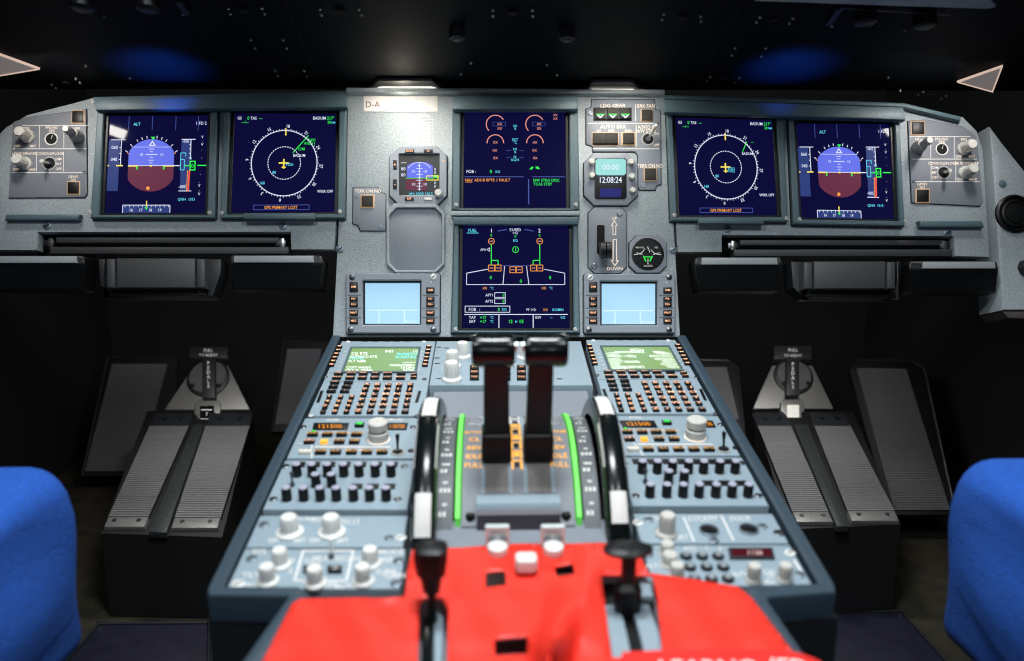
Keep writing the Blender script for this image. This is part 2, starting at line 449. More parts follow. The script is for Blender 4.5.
def pfd(b, q):
    S = lambda x, y: ((x - 473) / 438, (y - 157) / 431)
    H = .0032
    P_ = lambda *pts: [q.uv(*S(x, y)) for x, y in pts]
    def ln(pts, m, w=.0011, h=.0036): b.strip(MP, P_(*pts), w, h, m)
    def tx(t, x, y, s, m, h=.0037, rot=0): b.text(q, t, *S(x, y), .93 * s / 434, m, h, rot, 'c', .90)
    # attitude ball: circle cut at both sides
    cx, cy, R, W = 665, 379, 117, 100
    top, bot = [], []
    for i in range(33):
        a = math.pi * i / 32
        x = max(-W, min(W, R * math.cos(a))); y = R * math.sin(a)
        top.append((cx + x, cy - y)); bot.append((cx + x, cy + y * .97))
    b.flat(MP, P_(*top), H, E_sky); b.flat(MP, P_(*bot), H, E_gnd)
    ln([(cx - W, cy), (cx + W, cy)], E_white, .0009)
    ln([(cx - 88, cy - 82), (cx + 88, cy - 82)], E_white, .0006)
    for a in (30, 45, 60, 70, 80, 100, 110, 120, 135, 150):
        c, s = math.cos(rad(a)), math.sin(rad(a)); ln([(cx + 122 * c, cy - 122 * s), (cx + 133 * c, cy - 133 * s)], E_white)
    ln([(cx - 107, cy - 58), (cx - 100, cy - 52)], E_amber); ln([(cx + 107, cy - 58), (cx + 100, cy - 52)], E_amber)
    b.flat(MP, P_((660, 252), (680, 252), (670, 266)), .0037, E_green)
    b.flat(MP, P_((668, 268), (652, 292), (684, 292)), .0036, E_white); b.flat(MP, P_((668, 276), (660, 288), (676, 288)), .0037, E_sky)
    ln([(640, 330), (692, 330)], E_white)
    for y, w in ((306, 12), (318, 7), (342, 7), (355, 12), (367, 7)): ln([(cx - w, y), (cx + w, y)], E_white, .0009)
    tx('10', 622, 330, 13, E_white); tx('10', 712, 330, 13, E_white)
    ln([(565, 380), (608, 380)], E_yel, .0022); ln([(604, 380), (604, 396)], E_green, .0022)
    ln([(718, 380), (766, 380)], E_yel, .0022); ln([(722, 380), (722, 396)], E_green, .0022)
    ln([(766, 379), (792, 379)], E_white, .0014); b.flat(MP, P_((661, 376), (669, 376), (669, 384), (661, 384)), .0037, E_yel)
    b.flat(MP, P_(*circ((656, 478), 8, 12)[:-1]), .0036, E_amber)
    # speed tape
    b.flat(MP, P_((476, 266), (524, 266), (524, 490), (476, 490)), H, E_tape)
    ln([(484, 265), (548, 265)], E_white); ln([(531, 265), (531, 378)], E_white)
    for y in (299, 325, 352): ln([(524, y), (531, y)], E_white)
    tx('060', 502, 298, 16, E_white); tx('040', 502, 351, 16, E_white)
    ln([(474, 379), (482, 379)], E_yel, .0018); ln([(512, 379), (542, 379)], E_yel, .0020)
    # altitude tape
    b.flat(MP, P_((796, 262), (838, 262), (838, 490), (796, 490)), H, E_tape)
    ln([(796, 263), (858, 263)], E_white); ln([(838, 263), (838, 352)], E_white, .0011); ln([(790, 490), (846, 490)], E_white)
    for y in (285, 305, 325, 345): ln([(831, y), (838, y)], E_white)
    tx('-005', 815, 271, 14, E_white); tx('-005', 806, 471, 15, E_white)
    ln([(795, 322), (795, 398)], E_cyan, .001); ln([(795, 323), (817, 323), (817, 338)], E_cyan, .001); ln([(795, 352), (812, 352), (812, 398), (795, 398)], E_cyan, .001)
    b.strip(MP, P_((838, 360), (859, 360), (859, 398), (838, 398)), .0017, .0037, E_green, True)
    tx('0', 848, 379, 20, E_green); ln([(815, 379), (838, 379)], E_green, .0018); tx('1', 842, 346, 12, E_cyan)
    ln([(836, 398), (832, 492)], E_red, .0022); ln([(828, 400), (825, 490)], E_amber, .0009)
    for i in range(5): ln([(824, 405 + i * 19), (830, 405 + i * 19)], E_amber, .0009)
    ln([(870, 378), (909, 378)], E_green, .0016)
    for i, y in enumerate((252, 268, 285, 305)): tx('V' if i % 2 == 0 else '.', 888, y, 13, E_white)
    tx('.', 888, 340, 14, E_white); tx('.', 885, 412, 14, E_white)
    for i, y in enumerate((447, 466, 484, 503)): tx('V' if i % 2 else '.', 881, y, 13, E_white)
    tx('QNH', 806, 526, 13, E_cyan); tx('1013', 850, 526, 13, E_cyan)
    # mode line on top
    tx('ALT', 596, 195, 15, E_cyan); tx('1 FD 2', 882, 191, 15, E_white)
    for x in (560, 664, 768, 868): ln([(x, 160), (x, 222)], E_dim, .0008)
    # heading tape
    b.flat(MP, P_((550, 552), (756, 552), (756, 585), (550, 585)), H, E_tape)
    ln([(550, 585), (550, 552), (756, 552), (756, 585)], E_white, .0010)
    for i in range(11): ln([(560 + i * 19, 552), (560 + i * 19, 561)], E_white, .0008)
    for t, x in (('16', 588), ('17', 630), ('18', 672), ('19', 713)): tx(t, x, 573, 14, E_white)
    ln([(653, 533), (653, 560)], E_yel, .0016); b.flat(MP, P_((645, 562), (661, 562), (653, 573)), .0038, E_green)

def nd(full):
    def g(b, q):
        S = lambda x, y: ((x - 157) / 483, (y - 157) / 470)
        P_ = lambda *pts: [q.uv(*S(x, y)) for x, y in pts]
        def ln(pts, m, w=.0011, h=.0036): b.strip(MP, P_(*pts), w, h, m)
        def tx(t, x, y, s, m, rot=0, al='c'): b.text(q, t, *S(x, y), .93 * s / 475, m, .0037, rot, al, .86)
        cx, cy = 398, 393
        b.strip(MP, P_(*circ((cx, cy), 155, 60)), .0012, .0036, E_white)
        for i in range(40): b.strip(MP, P_(*circ((cx, cy), 77, 2, i * 9, i * 9 + 5.6)), .0012, .0036, E_white)
        for k in range(72):
            a = rad(k * 5 + 5); r = 164 if k % 2 else 161
            ln([(cx + 155 * math.sin(a), cy - 155 * math.cos(a)), (cx + r * math.sin(a), cy - r * math.cos(a))], E_white, .0008)
        for k in range(12):
            a = rad(k * 30 + 5); n = (18 + 3 * k) % 36
            tx(str(n), cx + 176 * math.sin(a), cy - 176 * math.cos(a), 17, E_white, a)
        ln([(402, 228), (402, 262)], E_yel, .0020)
        ln([(372, 393), (420, 393)], E_yel, .0022); ln([(396, 374), (396, 420)], E_yel, .0022); ln([(386, 413), (406, 413)], E_yel, .0016)
        tx('80', 352, 437, 15, E_cyan); tx('160', 298, 487, 15, E_cyan)
        tx('POS1', 424, 400, 14, E_cyan)
        if full:
            ln([(437, 345), (510, 262)], E_green, .0013); tx('CI40', 478, 326, 15, E_green); tx('RAVI', 525, 283, 15, E_green); tx('AND11', 515, 299, 15, E_green)
            tx('BADUM', 468, 357, 15, E_white)
        else:
            ln([(484, 318), (508, 268)], E_green, .0012); tx('----', 536, 268, 11, E_green); tx('BADUM', 508, 326, 14, E_white)
            tx('POS2', 424, 412, 14, E_cyan)
        tx('GS', 180, 180, 15, E_white); tx('0', 222, 180, 17, E_green); tx('TAS', 247, 180, 15, E_white); tx('---', 281, 180, 15, E_green)
        tx('---/---', 208, 199, 14, E_green)
        tx('BADUM', 560, 178, 16, E_white); tx('217\u00b0', 614, 178, 17, E_green); tx('30', 607, 198, 15, E_green); tx('NM', 627, 199, 11, E_cyan)
        tx('WXR OFF', 594, 527, 15, E_white)
        b.strip(MP, P_((260, 591), (520, 591), (520, 613), (260, 613)), .0009, .0036, E_dim, True)
        tx('GPS PRIMARY LOST', 388, 602, 16, E_amber)
    return g

def ewd(b, q):
    S = lambda x, y: ((x - 92) / 476, (y - 150) / 455)
    P_ = lambda *pts: [q.uv(*S(x, y)) for x, y in pts]
    def ln(pts, m, w=.0011, h=.0036): b.strip(MP, P_(*pts), w, h, m)
    def tx(t, x, y, s, m, al='c'): b.text(q, t, *S(x, y), .93 * s / 465, m, .0037, 0, al, .90)
    for cx in (238, 424):
        b.strip(MP, P_(*circ((cx, 210), 43, 26, 135, 330)), .0014, .0036, E_pink)
        b.strip(MP, P_(*circ((cx, 299), 39, 22, 178, 362)), .0014, .0036, E_pink)
        b.strip(MP, P_((cx - 12, 200), (cx + 48, 200), (cx + 48, 218), (cx - 12, 218)), .0006, .0036, E_dim, True)
        for dx, y in ((20, 209), (20, 230), (0, 296), (-2, 334), (1, 370)): tx('XX', cx + dx, y, 13, E_pink)
    tx('XX', 521, 166, 12, E_pink); tx('XX', 521, 183, 12, E_pink)
    for t, y in (('N1', 218), ('%', 231), ('EGT', 283), ('\u00b0C', 297), ('N2', 328), ('%', 342), ('FF', 366), ('KG/H', 379)): tx(t, 331, y, 13, E_cyan)
    for y in (333, 366):
        ln([(290, y + 4), (312, y)], E_dim, .0007); ln([(350, y), (372, y + 4)], E_dim, .0007)
    tx('FOB :', 126, 434, 16, E_white); tx('0', 218, 434, 18, E_green); tx('KG', 250, 435, 13, E_cyan)
    b.flat(MP, P_((397, 424), (408, 412), (418, 412), (411, 424)), .0036, E_green); b.flat(MP, P_((446, 424), (441, 412), (427, 410), (428, 420)), .0036, E_green)
    ln([(95, 459), (372, 459)], E_dim); ln([(412, 459), (565, 459)], E_dim); ln([(394, 470), (394, 588)], E_dim, .0016)
    tx('NAV', 116, 474, 15, E_amber); ln([(100, 484), (132, 484)], E_amber, .0008); tx('ADS-B RPTR 1 FAULT', 141, 474, 15, E_amber, 'l')
    tx('NW STRG DISC', 416, 475, 15, E_green, 'l'); tx('TCAS STBY', 416, 493, 15, E_green, 'l')

def sdp(b, q):
    S = lambda x, y: ((x - 62) / 543, (y - 80) / 522)
    P_ = lambda *pts: [q.uv(*S(x, y)) for x, y in pts]
    def ln(pts, m, w=.0010, h=.0036): b.strip(MP, P_(*pts), w, h, m)
    def tx(t, x, y, s, m, al='c'): b.text(q, t, *S(x, y), .93 * s / 532, m, .0038, 0, al, .90)
    tx('FUEL', 111, 104, 17, E_cyan); ln([(81, 118), (142, 118)], E_cyan, .0010)
    tx('1', 208, 105, 22, E_white); tx('2', 455, 105, 22, E_white); tx('F.USED', 331, 101, 16, E_white); tx('1+2', 331, 117, 15, E_white)
    ln([(240, 108), (288, 99)], E_dim, .0014); ln([(378, 99), (424, 108)], E_dim, .0014)
    tx('0', 331, 134, 16, E_green); tx('KG', 331, 156, 15, E_cyan)
    b.strip(MP, P_(*circ((332, 203), 15, 22)), .0010, .0036, E_green); ln([(332, 194), (332, 212)], E_green)
    for cx, tw in ((208, 243), (456, 422)):
        b.strip(MP, P_(*circ((cx, 160), 15, 22)), .0010, .0036, E_amber); ln([(cx - 9, 160), (cx + 9, 160)], E_pink, .0012)
        tx('0', cx - 1, 129, 15, E_green)
        ln([(cx, 176), (cx, 282)], E_green, .0013); ln([(cx, 258), (tw, 258), (tw, 282)], E_green, .0013)
    tx('APU', 166, 203, 13, E_white); b.strip(MP, P_((186, 203), (199, 194), (199, 212)), .0008, .0036, E_white, True)
    for x, y in ((209, 297), (243, 297), (318, 306), (351, 306), (424, 297), (456, 297)):
        b.strip(MP, P_((x - 15, y - 15), (x + 15, y - 15), (x + 15, y + 15), (x - 15, y + 15)), .0010, .0037, E_amber, True); ln([(x - 9, y), (x + 9, y)], E_pink, .0011)
    b.strip(MP, P_((83, 323), (190, 303)), .0011, .0036, E_white); ln([(476, 303), (583, 323), (583, 381), (83, 381), (83, 323)], E_white, .0009)
    ln([(276, 288), (268, 381)], E_white, .001); ln([(388, 288), (400, 381)], E_white, .001); ln([(262, 285), (404, 285)], E_dim, .001)
    for x, y in ((206, 345), (359, 363), (508, 345)): tx('0', x, y, 19, E_green)
    for x in (176, 476): tx('XX', x, 399, 14, E_amber); tx('\u00b0C', x + 36, 399, 14, E_cyan)
    for y, t in ((434, 'AFT1'), (465, 'AFT2')):
        tx(t, 198, y, 15, E_white); b.strip(MP, P_((226, y - 12), (280, y - 12), (280, y + 12), (226, y + 12)), .0008, .0036, E_white, True); tx('0', 271, y, 17, E_green)
    b.strip(MP, P_((77, 490), (303, 490), (303, 521), (77, 521)), .0009, .0036, E_white, True)
    tx('FOB   :', 124, 506, 17, E_white); tx('0', 247, 506, 18, E_green); tx('KG', 275, 506, 15, E_cyan)
    tx('FF 1+2:', 412, 508, 14, E_white); tx('XX', 484, 508, 14, E_amber); tx('KG/MIN', 547, 508, 14, E_cyan)
    ln([(73, 532), (597, 532)], E_white, .0011); ln([(248, 534), (248, 600)], E_white, .0012); ln([(421, 534), (421, 600)], E_white, .0012)
    for y, t in ((547, 'TAT'), (567, 'SAT')): tx(t, 114, y, 16, E_white); tx('+17', 168, y, 17, E_green); tx('\u00b0C', 212, y, 14, E_cyan)
    tx('12', 308, 567, 19, E_green); tx('H', 335, 568, 14, E_cyan); tx('05', 362, 567, 19, E_green)
    tx('GW', 446, 547, 15, E_white); tx('--', 513, 547, 15, E_cyan); tx('KG', 572, 547, 14, E_cyan)

GD = 'square navy cockpit displays'
display('flight_display', 'attitude display with blue and maroon ball, beside the ring display with long green line', GD,
        [(109.8, 115.6), (208.4, 115.6), (205.4, 213.5), (104.9, 213.5)], [(97, 110), (217, 109), (214.5, 218), (90, 218)], pfd)
display('navigation_display', 'compass ring display whose green route line runs long past the ring', GD,
        [(235, 113.3), (336.3, 113.9), (334.6, 212.5), (231.4, 213)], [(224, 109), (346, 107), (344.5, 218), (220, 218)], nd(True))
display('engine_display', 'navy engine and warning display with salmon gauge arcs at top centre', GD,
        [(464.5, 111.8), (565.2, 111.8), (566, 208), (463.5, 208)], [(453, 106), (578, 106), (579.5, 209.5), (452, 209.5)], ewd)
display('system_display', 'navy fuel page display with green lines and tank outline, lowest of the centre displays', GD,
        [(463, 225.7), (568.5, 225.7), (569.5, 328.4), (462, 328.4)], [(454, 221), (578, 221), (580, 333), (451, 333)], sdp)
display('navigation_display', 'compass ring display with only a short green line, beside the landing gear panel', GD,
        [(675, 117.5), (772, 120), (777, 215.6), (679.4, 215.6)], [(667, 111), (783, 114), (788, 221.5), (671, 220.5)], nd(False))
display('flight_display', 'attitude display with blue and maroon ball, beside the ring display with short green line', GD,
        [(795.7, 123.6), (889, 124), (893.8, 219.7), (801.3, 218)], [(789, 117), (900, 119), (905, 226), (793.5, 224)], pfd)

# ================================================================== SMALL PANEL UNITS
def push(parent, loc, x, y, w, hh, m=keybrown, h0=.0015, h1=.0045, rim=None, name='push_button', legend=None, lm=None, ls=0, emblem=None):
    pl = loc.pl; b = MB()
    if rim: b.prism(pl, uvs(loc, rect(x - w / 2 - rim, y - hh / 2 - rim, x + w / 2 + rim, y + hh / 2 + rim)), h0 - .001, h0 + .0008, amberrim, .0004)
    b.prism(pl, uvs(loc, rect(x - w / 2, y - hh / 2, x + w / 2, y + hh / 2)), h0, h1, m, .0007)
    if legend: b.text(loc, legend, x, y, ls, lm or E_key, h1 + .0003)
    if emblem: emblem(b, h1 + .0003)
    return b.build(name, parent)
def tog(parent, loc, x, y, r, lean, L=.022, h0=.001, m=steel, name='toggle_switch', hole=True):
    b = MB(); pl = loc.pl; c = loc.uv(x, y)
    if hole: b.lathe(pl, c, [(r * 1.12, h0), (r * 1.12, h0 + .0012), (r * .9, h0 + .0014)], knobg, 20, black)
    b.lathe(pl, c, [(r * .45, h0 + .001), (r * .40, h0 + .004)], darksteel, 12)
    prof = [(r * .16, h0 + .003), (r * .22, h0 + L * .6), (r * .34, h0 + L * .9), (r * .3, h0 + L), (r * .1, h0 + L * 1.03)]
    b.lathe(pl, c, prof, m, 12, tilt=lean)
    return b.build(name, parent)
def knob(parent, loc, x, y, r, L, m=cream, h0=.0012, name='rotary_knob', dual=False, skirt=0, pointer=True, cap=None, seg=22):
    b = MB(); pl = loc.pl; c = loc.uv(x, y)
    prof = []
    if skirt: prof += [(skirt, h0), (skirt, h0 + L * .12), (r * 1.05, h0 + L * .22)]
    if dual:
        prof += [(r, h0 if not skirt else h0 + L * .23), (r, h0 + L * .42), (r * .92, h0 + L * .46), (r * .62, h0 + L * .47), (r * .6, h0 + L * .93), (r * .5, h0 + L)]
    else:
        prof += [(r, h0 if not skirt else h0 + L * .23), (r * .94, h0 + L * .92), (r * .84, h0 + L)]
    b.lathe(pl, c, prof, m, seg, cap)
    rr = r * (.6 if dual else .96)
    for i in range(12):
        a = 2 * math.pi * i / 12; p = (c[0] + rr * math.cos(a), c[1] + rr * math.sin(a)); w = r * .055
        b.box(pl, p[0] - w, p[0] + w, p[1] - w, p[1] + w, h0 + L * .5, h0 + L * .9, m)
    if pointer:
        k = r * (.5 if dual else .8); b.strip(pl, [c, (c[0] - k * .5, c[1] + k * .8)], r * .14, h0 + L + .0003, mark)
    return b.build(name, parent)

# ---- ISIS
L = Loc(MP, 335, 70, .2268)
t = thing('standby_instrument', 'small square standby attitude screen in an octagonal bezel, under the compass table', 'instrument', base_of(MP, L, 370, 600))
b = MB(); b.ring(MP, uvs(L, octa(242, 342, 494, 600, 42)), uvs(L, octa(284, 374, 462, 556, 2)), .0007, .0075, .002, plateg, .0012); b.build('bezel', t); gasket(t, uvs(L, octa(242, 342, 494, 600, 42)))
b = MB(); b.prism(MP, uvs(L, rect(283, 373, 463, 557)), .0008, .0030, black); s_ = b.build('screen', t)
b = MB(); H = .0034
b.flat(MP, uvs(L, [(318, 478), (318, 425), (345, 410), (405, 410), (432, 425), (432, 478)]), H, E_sky)
b.flat(MP, uvs(L, rect(314, 480, 405, 532)), H, E_gnd)
b.strip(MP, uvs(L, [(312, 480), (436, 480)]), .0010, H + .0003, E_green)
b.strip(MP, uvs(L, [(373, 415), (373, 535)]), .0011, H + .0003, E_white)
for i in range(9): b.strip(MP, uvs(L, [(365 - (i % 2) * 6, 424 + i * 13), (381 + (i % 2) * 6, 424 + i * 13)]), .0008, H + .0003, E_white)
for x, y in ((348, 450), (348, 506), (399, 450), (399, 506)): b.text(L, '10', x, y, 12, E_white, H + .0003)
b.strip(MP, uvs(L, circ((373, 470), 60, 14, 215, 325)), .0009, H + .0002, E_white)
for y in (438, 465): b.text(L, '80', 302, y, 14, E_white, H)
for y in (412,): b.strip(MP, uvs(L, [(292, y), (316, y)]), .0009, H, E_white)
b.strip(MP, uvs(L, rect(405, 470, 455, 488)), .0014, H + .0003, E_yel, True); b.flat(MP, uvs(L, rect(434, 466, 458, 478)), H + .0002, E_green)
for y in (440, 455, 500, 515): b.text(L, '0', 442, y, 12, E_white, H)
b.text(L, '1000', 375, 548, 13, E_cyan, H); b.text(L, '1013', 415, 548, 13, E_cyan, H); b.text(L, 'HPA', 340, 548, 10, E_cyan, H)
b.build('screen_graphics', s_, smooth=False)
for x, y, w, hh, lg in ((332, 364, 40, 14, 'BUGS'), (413, 364, 40, 14, 'LS'), (267, 425, 16, 42, '+'), (267, 510, 16, 42, '-'), (330, 574, 40, 14, 'RST'), (412, 574, 32, 10, None)):
    push(t, L, x, y, w, hh, black if lg else white, .0070, .0092, legend=lg, ls=9 if hh < 20 else 16, lm=E_key, name='push_button')
knob(t, L, 458, 553, .0058, .012, cream, .0070, name='setting_knob')
b = MB(); b.lathe(MP, L.uv(480, 408), [(.0012, .007), (.0012, .0085)], amberp, 10); b.build('light_sensor', t)

# ---- TERR ON ND left
L = Loc(MP, 330, 180, .242)
t = thing('terrain_switch_plate', 'notched grey plate with one dark terrain button, beside the standby attitude screen', 'switch panel', base_of(MP, L, 160, 212))
b = MB(); b.prism(MP, uvs(L, [(97, 32), (196, 32), (204, 52), (230, 60), (230, 210), (126, 210), (118, 188), (95, 180)]), .0007, .0022, plateg, .0008)
b.text(L, 'TERR ON ND', 157, 47, 13, markw, .0025); b.build('plate', t); gasket(t, uvs(L, [(97, 32), (196, 32), (204, 52), (230, 60), (230, 210), (126, 210), (118, 188), (95, 180)]))
push(t, L, 156, 90, 46, 44, keybrown, .0025, .006, rim=6)
for x, y in ((112, 68), (212, 196)): screw(t, L, x, y, .0034, .0022)

# ---- blanking recess
t = thing('blanking_plate', 'bare grey octagonal recess with nothing in it, under the standby attitude screen', 'blanking plate', base_of(MP, L, 355, 380))
b = MB(); b.ring(MP, uvs(L, octa(236, 100, 474, 386, 36)), uvs(L, octa(248, 118, 464, 376, 30)), .0003, .0075, .0012, fascia, .001); b.build('rim', t)
b = MB(); b.prism(MP, uvs(L, octa(247, 117, 465, 377, 30)), .0003, .0011, plateg, .0002); b.build('plate', t)

# ---- DCDU
def dcdu(label, L, x0, x1, y0, y1, sx0, sx1, sy0, sy1, kl, kr, wscrew):
    t = thing('datalink_display', label, 'display', base_of(MP, L, (x0 + x1) / 2, y1), 'datalink message displays')
    b = MB(); b.ring(MP, uvs(L, octa(x0, y0, x1, y1, 6)), uvs(L, octa(sx0 - 8, sy0 - 8, sx1 + 6, sy1 + 6, 1)), .0007, .010, .002, plateg, .0016)
    b.build('bezel', t); gasket(t, uvs(L, octa(x0, y0, x1, y1, 6)))
    b = MB(); b.prism(MP, uvs(L, rect(sx0 - 7, sy0 - 7, sx1 + 5, sy1 + 5)), .0008, .003, black, 0); b.prism(MP, uvs(L, rect(sx0, sy0, sx1, sy1)), .003, .0034, E_lcd)
    s = b.build('screen', t)
    b = MB(); yl = sy0 + (sy1 - sy0) * .67; w = sx1 - sx0
    b.strip(MP, uvs(L, [(sx0 + 8, yl), (sx1 - 10, yl)]), .0016, .0037, E_lcdw)
    for f in (.25, .72): b.strip(MP, uvs(L, [(sx0 + w * f, yl), (sx0 + w * f, sy1 - 2)]), .0014, .0037, E_lcdw)
    b.text(L, 'RECALL', sx1 - 34, sy1 - 8, 12, E_lcdw, .0037); b.build('screen_graphics', s, smooth=False)
    lg = {0: 'DIM', 1: 'PG-', 2: 'PG+', 3: 'PRNT', 4: 'MSG'}
    for j, (y, hh) in enumerate(((446, 40), (495, 19), (518, 19), (552, 24), (585, 24))):
        for kx in (kl, kr):
            yy = y + (14 if kx == kr and j == 0 else 0); h2 = 24 if (kx == kr and j == 0) else hh
            push(t, L, kx, yy, 34, h2, black, .0096, .0125, legend=lg[j], ls=8, lm=E_key, name='key')
    for y in (480, 533, 572):
        for xx in ((x0 + 6, sx0 - 14), (sx1 + 12, x1 - 6)):
            b = MB(); b.strip(MP, uvs(L, [(xx[0], y), (xx[1], y)]), .0008, .0102, black); b.build('separator', t)
    for i, (x, y) in enumerate(((x0 + 26, y0 + 16), (x1 - 26, y0 + 14), (x0 + 20, y1 - 14), (x1 - 26, y1 - 14))):
        screw(t, L, x, y, .0046, .0100, white if i == wscrew else darksteel)
    b = MB(); b.lathe(MP, L.uv(x1 - 36, y0 + 36), [(.0012, .010), (.0012, .0108)], cream, 10); b.build('light_sensor', t)
dcdu('datalink display with pale blue screen under the bare octagonal recess', Loc(MP, 330, 180, .242), 70, 455, 390, 636, 147, 372, 427, 595, 103, 417, 1)
dcdu('datalink display with pale blue screen under the landing gear lever', Loc(MP, 570, 180, .242), 55, 430, 392, 636, 130, 350, 430, 597, 92, 397, 0)

# ---- landing gear / autobrake plate
L = Loc(MP, 570, 90, .1059)
t = thing('gear_indicator_panel', 'notched plate with three green lit triangles and autobrake buttons', 'switch panel', base_of(MP, L, 760, 950))
gasket(t, uvs(L, [(207, 96), (795, 96), (802, 186), (852, 200), (856, 890), (810, 905), (805, 945), (655, 945), (642, 905), (640, 620), (612, 585), (215, 585), (212, 535), (152, 515), (152, 180), (200, 170)]))
b = MB(); b.prism(MP, uvs(L, [(207, 96), (795, 96), (802, 186), (852, 200), (856, 890), (810, 905), (805, 945), (655, 945), (642, 905), (640, 620), (612, 585), (215, 585), (212, 535), (152, 515), (152, 180), (200, 170)]), .0007, .0022, plateg, .0008)
H = .0025
for pts in ([(170, 320), (805, 320)], [(617, 140), (617, 300)], [(622, 335), (622, 545)], [(215, 560), (840, 560)]): b.strip(MP, uvs(L, pts), .0012, H, mark)
b.text(L, 'LDG GEAR', 405, 152, 36, markw, H); b.text(L, 'BRK FAN', 716, 155, 36, markw, H, sx=.85)
b.text(L, 'AUTO BRK', 405, 350, 36, markw, H)
for tt, x in (('LO', 270), ('MED', 388), ('MAX', 548)): b.text(L, tt, x, 388, 22, markw, H)
b.text(L, 'A/SKID &', 715, 353, 34, markw, H, sx=.85); b.text(L, 'N/W STRG', 715, 391, 34, markw, H, sx=.85); b.text(L, 'ON', 812, 418, 22, markw, H); b.text(L, 'OFF', 818, 522, 22, markw, H)
b.text(L, 'TERR ON ND', 752, 720, 36, markw, H, sx=.8)
b.prism(MP, uvs(L, rect(218, 172, 580, 298)), .001, .0032, black, .0004)
b.prism(MP, uvs(L, rect(203, 403, 458, 532)), .001, .0029, amberrim, .0004); b.prism(MP, uvs(L, rect(210, 410, 451, 525)), .001, .0031, black, .0004)
b.prism(MP, uvs(L, rect(482, 403, 616, 532)), .001, .0029, amberrim, .0004)
b.build('plate', t)
for x in (282, 400, 517):
    def em(b, h, x=x):
        b.flat(MP, uvs(L, [(x - 44, 238), (x + 44, 238), (x + 28, 258), (x - 28, 258)]), h, E_green)
        b.flat(MP, uvs(L, [(x - 34, 250), (x + 34, 250), (x, 284)]), h + .0002, E_white); b.flat(MP, uvs(L, [(x - 13, 250), (x + 13, 250), (x, 264)]), h + .0004, black)
    push(t, L, x, 232, 100, 100, keybrown, .0032, .0062, emblem=em, name='gear_light')
for x in (270, 390, 549): push(t, L, x, 466, 104, 100, keybrown, .0031, .0065)
push(t, L, 722, 245, 98, 98, keybrown, .0025, .006, rim=8)
push(t, L, 755, 803, 104, 108, keybrown, .0025, .006, rim=10)
tog(t, L, 733, 470, .0092, (.35, .55), .024, .0022, cream)
for x, y in ((188, 225), (815, 325), (690, 905)): screw(t, L, x, y, .0038, .0022)

# ---- clock
L = Loc(MP, 570, 70, .2268)
t = thing('cockpit_clock', 'octagonal clock with pale green display above white digits', 'clock', base_of(MP, L, 178, 600))
b = MB(); gasket(t, uvs(L, octa(60, 370, 296, 600, 44))); b.prism(MP, uvs(L, octa(60, 370, 296, 600, 44)), .0007, .0060, plateg, .0016); b.build('bezel', t)
b = MB(); b.prism(MP, uvs(L, octa(106, 393, 247, 574, 8)), .0055, .0075, black, .0008); s_ = b.build('face', t)
b = MB(); b.prism(MP, uvs(L, octa(110, 398, 243, 470, 8)), .0074, .0080, E_clk); b.text(L, '00:00', 176, 434, 24, E_clkw, .0083); b.build('upper_display', s_)
b = MB(); b.text(L, '12:08:24', 177, 490, 27, E_clkw, .0079, sx=.80); b.build('time_digits', s_)
b = MB(); b.prism(MP, uvs(L, rect(130, 528, 222, 566)), .0074, .0079, E_clkb); b.build('lower_display', s_)
for x, y in ((92, 413), (94, 473), (264, 414), (267, 478), (271, 538)): knob(t, L, x, y, .0046, .009, cream, .0055, name='push_knob', pointer=False, seg=14)

# ---- gear lever plate
L = Loc(MP, 570, 180, .242)
t = thing('landing_gear_lever', 'landing gear lever in its slotted octagonal plate with up and down arrows', 'lever', base_of(MP, L, 153, 385))
b = MB(); gasket(t, uvs(L, octa(75, 112, 233, 386, 26))); b.prism(MP, uvs(L, octa(75, 112, 233, 386, 26)), .0007, .0030, plateg, .001)
b.prism(MP, uvs(L, octa(110, 188, 142, 308, 5)), .003, .0036, underb)
H = .0034
b.text(L, 'UP', 182, 160, 13, markw, H); b.text(L, 'DOWN', 184, 367, 14, markw, H)
b.strip(MP, uvs(L, [(176, 228), (176, 190), (170, 190), (182, 170), (194, 190), (188, 190), (188, 228)]), .0011, H, markw, True)
b.strip(MP, uvs(L, [(177, 248), (177, 335), (170, 335), (184, 356), (198, 335), (191, 335), (191, 248)]), .0014, H, markw, True)
b.build('plate', t)
for x, y in ((203, 140), (98, 358)): screw(t, L, x, y, .0045, .003, darksteel)
b = MB(); c0 = L.uv(126, 268)
b.tube([MP.pt(c0[0], c0[1], .0036), MP.pt(c0[0] + .002, c0[1] - .012, .024)], .0045, darksteel, 10); st = b.build('stem', t)
b = MB(); cc = MP.pt(c0[0] + .0045, c0[1] - .0135, .026)
for dx in (-.0048, .0042):
    ring0 = [cc + MP.ex * (dx - .0036) + (MP.ey * math.cos(a) * .0125 + MP.n * math.sin(a) * .0125) for a in [2 * math.pi * i / 24 for i in range(24)]]
    ring1 = [p + MP.ex * .0074 for p in ring0]; b.hull(ring0, ring1, black)
b.build('wheel_grip', t)

